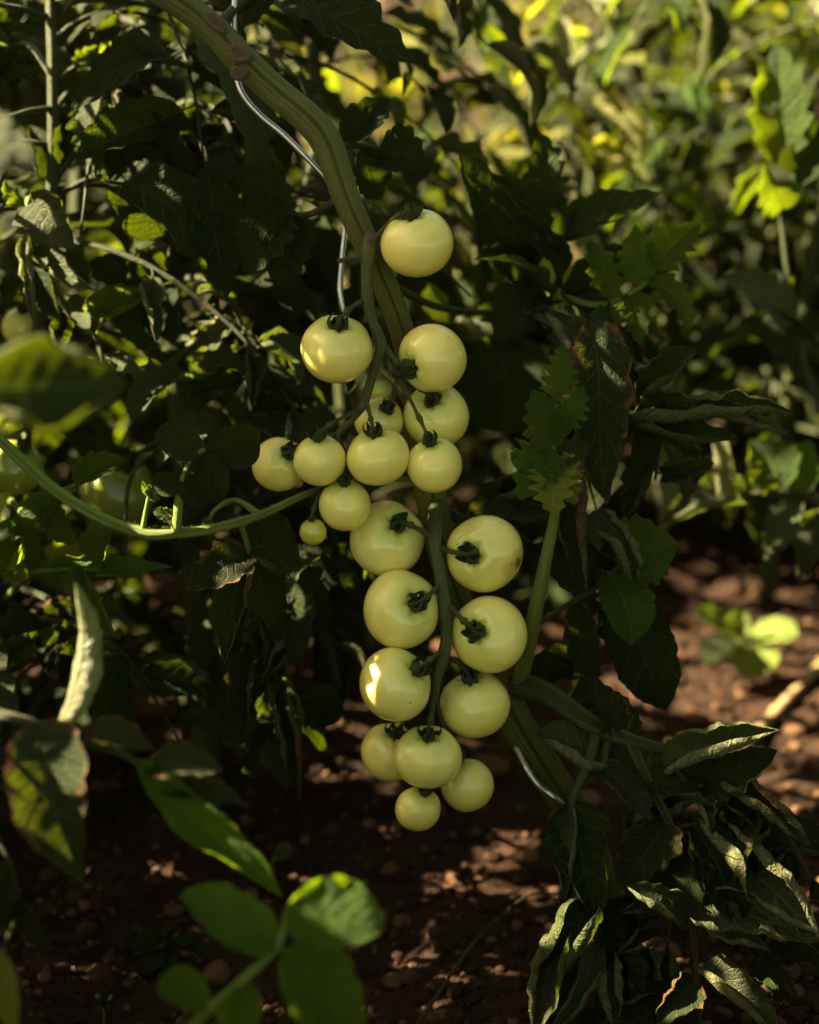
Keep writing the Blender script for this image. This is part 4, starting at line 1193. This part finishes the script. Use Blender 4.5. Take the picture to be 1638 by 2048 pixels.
cnt += far_plant('blurred tomato plant with pale sunlit leaves, upper right behind the curled leaves', 1180, 2.15, .95, 50, 41, {'silver': 3.5, 'young': 4, 'yellow': 2.5, 'dark': 5}, size=(.055, .10))
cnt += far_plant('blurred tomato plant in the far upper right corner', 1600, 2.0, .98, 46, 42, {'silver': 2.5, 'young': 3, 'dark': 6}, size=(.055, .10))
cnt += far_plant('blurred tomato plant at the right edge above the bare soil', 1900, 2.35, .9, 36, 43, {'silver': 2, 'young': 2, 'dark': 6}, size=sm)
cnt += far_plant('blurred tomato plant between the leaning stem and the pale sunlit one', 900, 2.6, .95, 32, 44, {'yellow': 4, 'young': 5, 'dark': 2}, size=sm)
cnt += far_plant('low dark leafy plant behind the rolled leaf, above the bare soil', 1380, 2.35, .62, 34, 52, dk, size=big, length=(.2, .34))
cnt += far_plant('low dark leafy plant near the right edge behind the seedling', 1680, 2.55, .62, 32, 53, dk, size=big, length=(.2, .34))
cnt += far_plant('low dark plant seen between the fruit and the curled leaves', 1090, 2.5, .6, 26, 54, dk, size=big)
cnt += far_plant('blurred yellow-green plant at the top centre', 860, 3.6, 1.15, 40, 45, {'yellow': 6, 'young': 3}, size=(.07, .13))
cnt += far_plant('far yellow-green plant glowing in sun at the top', 1120, 4.2, 1.6, 40, 46, {'yellow': 4, 'young': 4, 'silver': 2}, size=(.08, .13))
cnt += far_plant('far green plant behind the upper right foliage', 1450, 3.2, 1.4, 44, 47, {'silver': 3.5, 'young': 4, 'yellow': 2, 'dark': 5}, size=(.07, .12))
cnt += far_plant('tall far plant added behind the upper left foliage to block sky', 330, 6.0, 2.0, 34, 58, {'dark': 6, 'young': 2}, size=(.12, .2))  # this and the next tall plants are added to block low sky
cnt += far_plant('tall far plant added behind the upper right foliage to block sky', 1300, 6.2, 2.1, 36, 59, {'dark': 6, 'young': 2, 'yellow': 1}, size=(.12, .2))
cnt += far_plant('tall far plant added behind the right edge to block sky', 1720, 6.0, 2.1, 34, 60, {'dark': 6, 'young': 2}, size=(.12, .2))
cnt += far_plant('low leafy plant glimpsed through the left foliage', 300, 2.25, .7, 24, 55, {'dark': 5, 'young': 3}, size=big)
cnt += far_plant('low leafy plant glimpsed left of the wire stake', 560, 2.35, .7, 24, 56, {'dark': 5, 'young': 3}, size=big)
cnt += far_plant('low leafy plant glimpsed behind the left edge foliage', 60, 2.3, .7, 22, 57, {'dark': 5, 'young': 3}, size=big)
cnt += far_plant('far dark plant behind the left foliage', 420, 3.0, 1.0, 24, 48, {'dark': 5, 'young': 2, 'yellow': 1}, size=(.10, .16))
cnt += far_plant('far plant behind the left edge', 60, 2.9, .95, 22, 49, {'dark': 5, 'young': 3}, size=(.10, .16))
cnt += far_plant('far plant closing the gap at the right edge', 1850, 4.4, 1.9, 36, 50, {'dark': 5, 'young': 3, 'silver': 2}, size=(.12, .18))
cnt += far_plant('far plant closing the view behind the top centre', 780, 6.0, 2.0, 36, 51, {'dark': 4, 'yellow': 3, 'young': 2}, size=(.12, .2))
print('leaflets', cnt)

# ------------------------------------------------------------------ unseen rows added beyond the frame to block side sky, and the far wall of foliage
def crown_plant(label, x, y, h, n, seed, mat='dark', size=(.12, .19), rad=.27, group='unseen plants added to block sky light'):
    r = np.random.default_rng(seed)
    rows = [(x + .03 * math.sin(3 * t + seed), y, h * .92 * t, .011 * (1.1 - .7 * t)) for t in np.linspace(0, 1, 6)]
    root = plant_root('tomato_plant', Vector(rows[0][:3]), label, 'tomato plant', group)
    tube_part('main_stem', root, rows, M['stalk'], 8, 24, seed, .03)
    lib = [COARSE[m_.name] for m_ in LIB['flat'] + LIB['curl']]
    gu, gv = np.meshgrid(np.linspace(0, 1, 8), np.linspace(0, 1, 6), indexing='ij')
    uv1 = np.stack([gu.ravel(), gv.ravel()], 1)
    qi = np.arange(48).reshape(8, 6)
    f1 = np.stack([qi[:-1, :-1].ravel(), qi[1:, :-1].ravel(), qi[1:, 1:].ravel(), qi[:-1, 1:].ravel()], 1)
    V, F_, U = [], [], []
    for i in range(n):
        z = h * (.05 + .97 * r.random())
        a = r.uniform(0, 6.28); q_ = rad * (.35 + .65 * r.random()) * (1.1 - .45 * z / h)
        c = Vector((x + math.cos(a) * q_, y + math.sin(a) * q_, z))
        xd = Vector((math.cos(a) * .6, math.sin(a) * .6, r.uniform(-.9, .1))); nr = Vector((math.cos(a) * .5 + r.normal() * .4, math.sin(a) * .5 + r.normal() * .4, .6 + r.normal() * .3))
        m4 = np.array(basis(c, xd, nr, r.uniform(*size)))
        v = lib[r.integers(len(lib))] @ m4[:3, :3].T + m4[:3, 3]
        V.append(v - np.array(root.location)); F_.append(f1 + 48 * i); U.append(uv1)
    o = obj('crown', mesh_from('crown', np.vstack(V), np.vstack(F_), M[mat], uv=np.vstack(U)), root)
    o['kind'] = 'stuff'
for i, (x, y, h) in enumerate([(.86, .25, 1.5), (.86, .75, 1.55), (.92, 1.28, 1.6), (1.02, 1.75, 1.6), (1.20, 2.3, 1.7), (1.40, 2.95, 1.8), (1.65, 3.6, 1.9)]):
    crown_plant(['first', 'second', 'third', 'fourth', 'fifth', 'sixth', 'seventh'][i] + ' unseen plant added beyond the right side of the frame to block sky', x, y, h, 150, 600 + i)
for i, (x, y, h) in enumerate([(-1.45, .1, 1.2), (-1.45, .65, 1.2), (-1.5, 1.2, 1.1), (-1.55, 1.8, 1.0), (-1.7, 2.4, .9), (-1.85, 3.1, .85)]):
    crown_plant(['first', 'second', 'third', 'fourth', 'fifth', 'sixth'][i] + ' unseen plant added beyond the left side of the frame to block sky', x, y, h, 130, 620 + i)
for i, (x, y, h, m_) in enumerate([(-1.3, 4.9, .95, 'dark'), (-.75, 5.1, .95, 'young'), (-.2, 4.8, 1.05, 'yellow'), (.25, 5.0, 1.5, 'yellow'), (.7, 4.7, 1.6, 'young'), (1.15, 4.9, 1.9, 'dark'), (1.6, 4.6, 2.0, 'young')]):
    crown_plant(['far dark bush behind the left edge of the foliage', 'far green bush behind the upper left foliage', 'far yellowish bush behind the top of the leaning stem', 'far yellowish bush at the top centre', 'far bright green bush behind the upper right foliage',
                 'far dark bush behind the upper right foliage', 'far green bush behind the upper right corner'][i], x, y, h, 190, 640 + i, m_, (.09, .15), .34, 'far bushes behind the rows')

# ------------------------------------------------------------------ leaves nearest the lens
Y_ = 'young'
hleaf(eg, [(-420, 900, 1.40, 16), (-250, 850, 1.0, 20), (-90, 795, .82, 18), (-60, 790, .82, 12)], [
    (-80, 780, 250, 770, 215, dict(m='dark', roll=3.4, rexp=3.0, n=(.5, .3), lobes=.05, d1=.83, droop=.1, wide_at=.5, fold=.05, asym=.15))])
hleaf(eg, [(-300, 200, 1.34, 16), (-150, 180, 1.0, 18), (-70, 220, .86, 14)], [
    (-60, 225, 78, 350, 110, dict(m='pale', roll=1.0, n=(-.5, .5), lobes=.2, d1=.86))])
hleaf(eg, [(-420, 1480, 1.30, 22), (-200, 1420, 1.05, 24), (-40, 1425, .99, 24), (60, 1445, .98, 20), (150, 1480, .98, 16), (250, 1510, .98, 14), (300, 1552, .98, 12)], [
    (112, 1455, 150, 1165, 105, dict(m='silver', roll=2.8, n=(-.7, .1), flip=True, lobes=.06, d1=.98, droop=.5)),
    (80, 1440, 165, 1765, 150, dict(m='brown', roll=1.0, n=(.2, .2), lobes=.12, d1=.96)),
    (275, 1520, 565, 1795, 120, dict(m='vivid', roll=1.8, n=(.9, .1), lobes=.1, d1=.98)),
    (290, 1545, 445, 1540, 80, dict(m='brown', roll=1.4, n=(0, .9), lobes=.2)),
    (310, 1575, 488, 1612, 70, dict(m='brown', roll=1.0, n=(0, .8), lobes=.2)),
    (150, 1480, 310, 1498, 70, dict(m='brown', roll=1.2, n=(0, .8), lobes=.2))])
hleaf(eg, [(-300, 1600, 1.2, 18), (-60, 1640, 1.02, 16), (0, 1690, 1.0, 12), (30, 1760, 1.0, 9), (35, 1830, 1.0, 8)], [
    (32, 1800, 90, 1900, 60, dict(m='brown', roll=1.2, d1=1.0)), (10, 1720, -30, 1900, 80, dict(m='dark', roll=1.2)), (0, 1900, 30, 2080, 60, dict(m='yellow', roll=1.2, d=.9, d1=.9))])

sp = plant_root('tomato_shoot', P(250, 2230, .95), 'blurred young shoot with round bright green leaves in the bottom foreground', 'tomato shoot')
hleaf(sp, [(250, 2230, .95, 30), (380, 2060, .92, 26), (470, 1975, .91, 22), (545, 1905, .91, 18), (565, 1870, .91, 14), (572, 1830, .91, 10)], [
    (560, 1885, 362, 1790, 120, dict(m='vivid', roll=.5, lobes=.08, wide_at=.45, n=(.2, .6), d1=.92)),
    (572, 1815, 768, 1856, 140, dict(m='vivid', roll=.6, lobes=.04, wide_at=.45, n=(1.3, .0), droop=.1, fold=.05, d1=.91)),
    (570, 1900, 725, 2075, 170, dict(m='vivid', roll=.5, lobes=.08, wide_at=.45, n=(.9, .1), d1=.89)),
    (420, 2010, 315, 1965, 75, dict(m='vivid', roll=.5, lobes=0, wide_at=.5, n=(.1, .6))),
    (490, 1960, 480, 2085, 95, dict(m='vivid', roll=.5, lobes=0, wide_at=.5, n=(.1, .6)))], 'shoot')

# right edge, out of focus behind
re_ = plant_root('tomato_plant', gpoint(1800, 1420), 'low blurred leaves reaching in from the right edge above the sunlit soil', 'tomato plant', BG)
gp = proj(re_.location)
hleaf(re_, [(gp[0], gp[1], gp[2], 34), (1760, 1150, 1.68, 30), (1660, 1020, 1.58, 22), (1580, 985, 1.56, 18), (1500, 990, 1.55, 14), (1470, 1000, 1.54, 10)], [
    (1500, 1000, 1322, 1050, 120, dict(m='pale', roll=1.9, n=(-.1, .8), lobes=.05, d1=1.52)),
    (1465, 1035, 1432, 850, 75, dict(m='silver', roll=3.0, n=(-.5, .3), lobes=.05, d=1.54, d1=1.53)),
    (1560, 980, 1500, 880, 110, dict(m=Y_, roll=.6, n=(-.2, .4), d1=1.56)),
    (1590, 990, 1620, 880, 90, dict(m=Y_, roll=.8, n=(-.2, .4))),
    (1600, 1000, 1530, 1120, 90, dict(m='pale', roll=1.6, n=(-.3, .6), d1=1.54)),
    (1640, 1020, 1600, 1170, 80, dict(m='pale', roll=2.2, n=(-.3, .5), d1=1.55)),
    (1660, 1040, 1650, 1220, 70, dict(m=Y_, roll=1.6, n=(-.3, .5), d1=1.55))])
hleaf(re_, [(1740, 1100, 1.66, 20), (1680, 900, 1.60, 18), (1600, 700, 1.58, 14), (1560, 420, 1.58, 10), (1555, 330, 1.58, 8)], [
    (1555, 330, 1560, 90, 130, dict(m=Y_, roll=.9, n=(-.5, .2), lobes=.3)), (1570, 420, 1530, 330, 110, dict(m=Y_, roll=.8, n=(-.4, .4), lobes=.3, d1=1.56)),
    (1560, 380, 1640, 240, 90, dict(roll=1)), (1590, 640, 1440, 560, 120, dict(m='pale', roll=1, n=(-.4, .6), lobes=.3)), (1600, 700, 1480, 640, 100, dict(roll=1, n=(-.3, .6)))])
hleaf(lg2, [(688, 790, 1.72, 16), (820, 660, 1.60, 14), (940, 640, 1.50, 12), (1005, 670, 1.48, 9)], [
    (1010, 670, 1000, 865, 200, dict(roll=.4, lobes=.05, wide_at=.5, n=(.3, -.2))), (960, 650, 1080, 620, 110, dict(roll=.8)), (900, 645, 890, 540, 100, dict(roll=.8))])

# ------------------------------------------------------------------ unseen foliage added beyond the left edge to put the fruit in shade
lg6, r6 = stem_plant('unseen tomato plant added nearest the viewer beyond the left edge for shade', [(-560, 2500, .98, 50), (-560, 1400, .96, 46), (-540, 500, .95, 40), (-520, -500, .95, 30), (-520, -900, .95, 24)], seed=27)
cnt += bushy(lg6, r6, 12, 37, length=(.2, .34), size=(.09, .14), shapes=nl)
shade_pts = [P(x, y, 1.44) for x in (190, 215, 240, 270, 300) for y in (930, 960, 990, 1020)]
for i, (x, y, rr, td) in enumerate(TOM[:21]):
    c = P(x, y, td)
    for ox, oy in ((-.95, -.1), (-.6, .3), (-.05, .7), (.1, .15), (-.7, -.15), (-.4, -.8), (.15, .9), (-.8, .4), (-.15, -.55), (-.9, .1), (-.75, .55), (-.3, .85), (-.5, .1), (-.1, .4), (-.55, -.5), (-.85, -.3), (.25, .75), (0, -.1), (-.25, -.25), (.4, .3), (-.35, .5)):
        shade_pts.append(c + (RT * ox + UP * oy - FW * math.sqrt(max(0, 1 - ox * ox - oy * oy))) * rr * K * td)
for a in catmull(STEM_PX, 70): shade_pts.append(P(a[0] - 8, a[1], a[2] - .016))
for c_, *_r in list(LEAVES):
    a = proj(c_)
    if a[2] < 1.34 and -50 < a[0] < 1660 and -50 < a[1] < 2080 and (a[0] > 700 or a[1] > 1400): shade_pts.append(c_.copy())
for x, y, d in ((100, 800, .83), (180, 780, .83), (470, 1840, .91), (650, 1990, .90), (600, 1950, .90), (690, 1960, .90), (640, 2030, .90), (690, 2030, .90), (600, 1910, .90), (420, 1800, .91), (520, 1860, .91), (480, 2030, .91), (350, 1980, .91), (450, 1680, .98), (120, 1600, .97), (380, 1550, .98), (430, 1600, .98)): shade_pts.append(P(x, y, d))
n_tom = len(shade_pts)
for x in range(0, 1250, 70):
    for y in range(1600, 2080, 45): shade_pts.append(gpoint(x, y))
for x in range(-20, 700, 70):
    for y in range(1100, 1600, 70): shade_pts.append(gpoint(x, y))
keep_lit = LIT_POINTS
rp = random.Random(77)
from mathutils.bvhtree import BVHTree
_q = np.arange(48).reshape(8, 6)
_qf = np.stack([_q[:-1, :-1].ravel(), _q[1:, :-1].ravel(), _q[1:, 1:].ravel(), _q[:-1, 1:].ravel()], 1)
_V = np.vstack([COARSE[n_] @ m_[:3, :3].T + m_[:3, 3] for n_, m_ in COVER])
_F = np.vstack([_qf + 48 * i for i in range(len(COVER))])
bvh = BVHTree.FromPolygons(_V.tolist(), _F.tolist())
LA = []
def blocked(p):
    if bvh.ray_cast(p + SUN * .012, SUN, 6)[0] is not None: return True
    p = np.array(p); S = np.array(SUN)
    for A in LA:
        dn = A[:, 9:12] @ S
        t = ((A[:, 0:3] - p) * A[:, 9:12]).sum(1) / np.where(np.abs(dn) < 1e-3, 1e-3, dn)
        h = p + t[:, None] * S - A[:, 0:3]
        u_, v_ = (h * A[:, 3:6]).sum(1) / A[:, 12], (h * A[:, 6:9]).sum(1) / A[:, 13]
        if np.any((t > .012) & (u_ * u_ + v_ * v_ < .65)): return True
    return False
nplug = 0
head, tail = shade_pts[:n_tom], shade_pts[n_tom:]
rp.shuffle(head); rp.shuffle(tail)
failed = 0
for ip, p in enumerate(head + tail):
    if any(((p - q_) - SUN * (p - q_).dot(SUN)).length < rad + .004 and True for q_, rad in keep_lit): continue
    g_ = p - SUN * (p.z / SUN.z); a = proj(g_)
    if ip >= n_tom and any(inpoly(a[0], a[1], poly) for poly, pr in LIT_GROUND): continue
    if blocked(p): continue
    for tr in range(40 if ip < n_tom else 18):
        t = rp.uniform(.05, 1.3)
        c = p + SUN * t
        a = proj(c)
        s_ = rp.uniform(.07, .12) if tr < 8 else rp.uniform(.045, .07)
        rpx = s_ * .6 / max(a[2], .3) / K
        g_ = c - SUN * (c.z / SUN.z); ga = proj(g_); m_ = s_ * .4 / max(.3, ga[2]) / K
        if ip >= n_tom and any(inpoly(ga[0] + u1 * m_, ga[1] + v1 * m_ * .5, poly) for poly, pr in LIT_GROUND for u1, v1 in ((0, 0), (1, 0), (-1, 0), (0, 1), (0, -1))): continue
        if a[2] < .35 or (a[0] > -rpx and -rpx < a[1] < 2048 + rpx) or c.z > 1.5 or c.z < .06: continue
        if any((lambda v: v.dot(SUN) > 0 and (v - SUN * v.dot(SUN)).length < rad + s_ * (.48 if iq == 0 else .34 if iq == 1 else .26))(c - q_) for iq, (q_, rad) in enumerate(keep_lit)): continue
        pl, rw = min(((lg4, r4), (lg6, r6), (lg5, r5)), key=lambda k: min((Vector(w[:3]) - c).length for w in k[1]))
        qq = catmull(rw, 40)
        w = min(qq, key=lambda w: abs(w[2] - (c.z + .03)) + .3 * (Vector(w[:3]) - c).length)
        nrm = (SUN + Vector((rp.uniform(-.5, .5), rp.uniform(-.5, .5), rp.uniform(-.3, .3)))).normalized()
        x = (c - Vector(w[:3])); x.z -= .1
        x = (x - nrm * x.dot(nrm)).normalized()
        b = c - x * s_ * .48
        w0 = Vector(w[:3])
        st_o = tube_part('leaf', pl, [(*w0, .0024), (*(w0.lerp(b, .5) + Vector((0, 0, .03))), .002), (*b, .0012)], M['stalk'], 5, 7)  # added unseen leaf that blocks this open sun ray
        me = rp.choice(LIB['flat'] + LIB['curl'][:6])
        put_leaflet(me, basis(b, x, nrm, s_), st_o, pl, 'dark')
        c_, x_, y_, n_, a_, b_ = LEAVES[-1]
        LA.append(np.array([[*c_, *x_, *y_, *n_, a_, b_]]))
        nplug += 1
        break
    else:
        failed += 1
print('shade leaves', nplug, 'of', len(shade_pts), 'open', failed)

# ------------------------------------------------------------------ small plants on the soil
def weed(name, label, gpx, gpy, cpx, cpy, dc, tips, mat='young', w=10):
    g = gpoint(gpx, gpy); root = plant_root(name, g, label, 'seedling' if name == 'seedling' else 'weed')
    k = proj(g)
    hleaf(root, [(k[0], k[1], k[2], w), ((k[0] + cpx) / 2 + 4, (k[1] + cpy) / 2, (k[2] + dc) / 2, w * .9), (cpx, cpy, dc, w * .7)],
          [(cpx + (tx - cpx) * .12, cpy + (ty - cpy) * .12, tx, ty, ww, dict(m=m_ or mat, roll=.5, lobes=.02, wide_at=.55, n=(-.3, 1.1), d1=dc - .02)) for tx, ty, ww, m_ in tips], 'shoot')
weed('seedling', 'sunlit blurred seedling with round leaves on the bare soil', 1492, 1345, 1488, 1278, 1.86, [(1395, 1238, 100, None), (1596, 1262, 66, None), (1515, 1356, 90, None), (1405, 1325, 70, 'dark'), (1490, 1222, 60, None)], 'seed', w=16)
weed('weed', 'low dark weed on the shaded soil beside the bottom shoot', 330, 1920, 320, 1890, 1.345, [(262, 1860, 36, None), (350, 1850, 36, None), (270, 1910, 34, None), (300, 1950, 44, None), (350, 1945, 44, None), (390, 1880, 30, None), (420, 1905, 26, None), (280, 1880, 30, 'dark')], 'dark')
weed('weed', 'tiny weed at the bottom of the dark soil', 205, 2020, 203, 2008, 1.26, [(180, 2002, 22, None), (225, 1998, 22, None), (195, 2024, 20, None), (218, 2020, 18, None)], 'dark', 5)
weed('weed', 'slender sprout with one cupped leaf behind the foreground shoot', 538, 1770, 545, 1722, 1.42, [(582, 1700, 30, None), (578, 1716, 26, None)], 'young', 7)
gb = [gpoint(838, 2052), gpoint(950, 1930), gpoint(1050, 1850), gpoint(1110, 1800)]
o = obj('grass_blade', mesh_from('grass_blade', *(lambda a: (a[0], a[1], M['stalk'], True, a[2]))(tube_arrays(catmull([(*(v + Vector((0, 0, h)))[:],) for v, h in zip(gb, (.012, .03, .035, .02))], 24), np.linspace(.0016, .0009, 24), 6))))
tag(o, 'thin green stalk lying slantwise over the dark soil at the bottom', 'stalk')

# ------------------------------------------------------------------ wire stake, cane, stones
wp = [(472, -60, 1.238), (470, 0, 1.238), (468, 70, 1.238), (470, 130, 1.237), (484, 185, 1.236), (520, 230, 1.236), (568, 270, 1.236), (620, 322, 1.236), (668, 378, 1.238), (690, 440, 1.24), (684, 520, 1.24), (681, 590, 1.24), (700, 655, 1.245), (750, 725, 1.25), (800, 785, 1.262), (840, 880, 1.285), (870, 1010, 1.30), (920, 1180, 1.305), (975, 1370, 1.30), (1036, 1500, 1.275), (1072, 1565, 1.262), (1130, 1618, 1.262), (1180, 1720, 1.37), (1210, 1850, 1.40), (1215, 1900, 1.415)]
rows = px_path([(a, b, c, 12.5) for a, b, c in wp])
k = catmull(rows, 220)
a = tube_arrays(k[:, :3], k[:, 3], 12, 1)
o = obj('wire_stake', mesh_from('wire_stake', a[0], a[1], M['wire'], uv=a[2]))
tag(o, 'bent shiny metal wire stake winding behind the thick stem', 'plant stake')
c0, c1 = gpoint(1500, 1462) + Vector((0, 0, .006)), gpoint(1850, 1165) + Vector((0, 0, .05))
rows = [(*c0.lerp(c1, t), .0062 * (1.25 if abs((t * 4) % 1 - .5) < .04 else 1)) for t in np.linspace(0, 1, 80)]
a = tube_arrays(np.array(rows)[:, :3], np.array(rows)[:, 3], 12, 2, .02)
o = obj('bamboo_cane', mesh_from('bamboo_cane', a[0], a[1], M['cane'], uv=a[2]))
tag(o, 'tan bamboo cane lying on the sunlit soil at the right edge', 'cane')
for i, (px, py, r, lab) in enumerate([(985, 1560, .017, 'pale stone on the soil behind the lowest tomatoes'), (436, 1935, .011, 'grey stone on the dark soil near the bottom shoot'), (1335, 1908, .009, 'pale pebble under the curled leaves at the lower right'),
                                      (1395, 1420, .012, 'round pale stone on the sunlit soil near the seedling'), (1590, 1440, .014, 'sunlit clod of soil beside the bamboo cane')]):
    v, f = clod_shape(2, 900 + i)
    g = gpoint(px, py)
    o = obj('stone', mesh_from('stone', v * r * [1, 1, .75], f, M['clod'], attr=np.full(len(v), .9)))
    o.location = g + Vector((0, 0, r * .4))
    tag(o, lab, 'stone', 'stones on the soil')
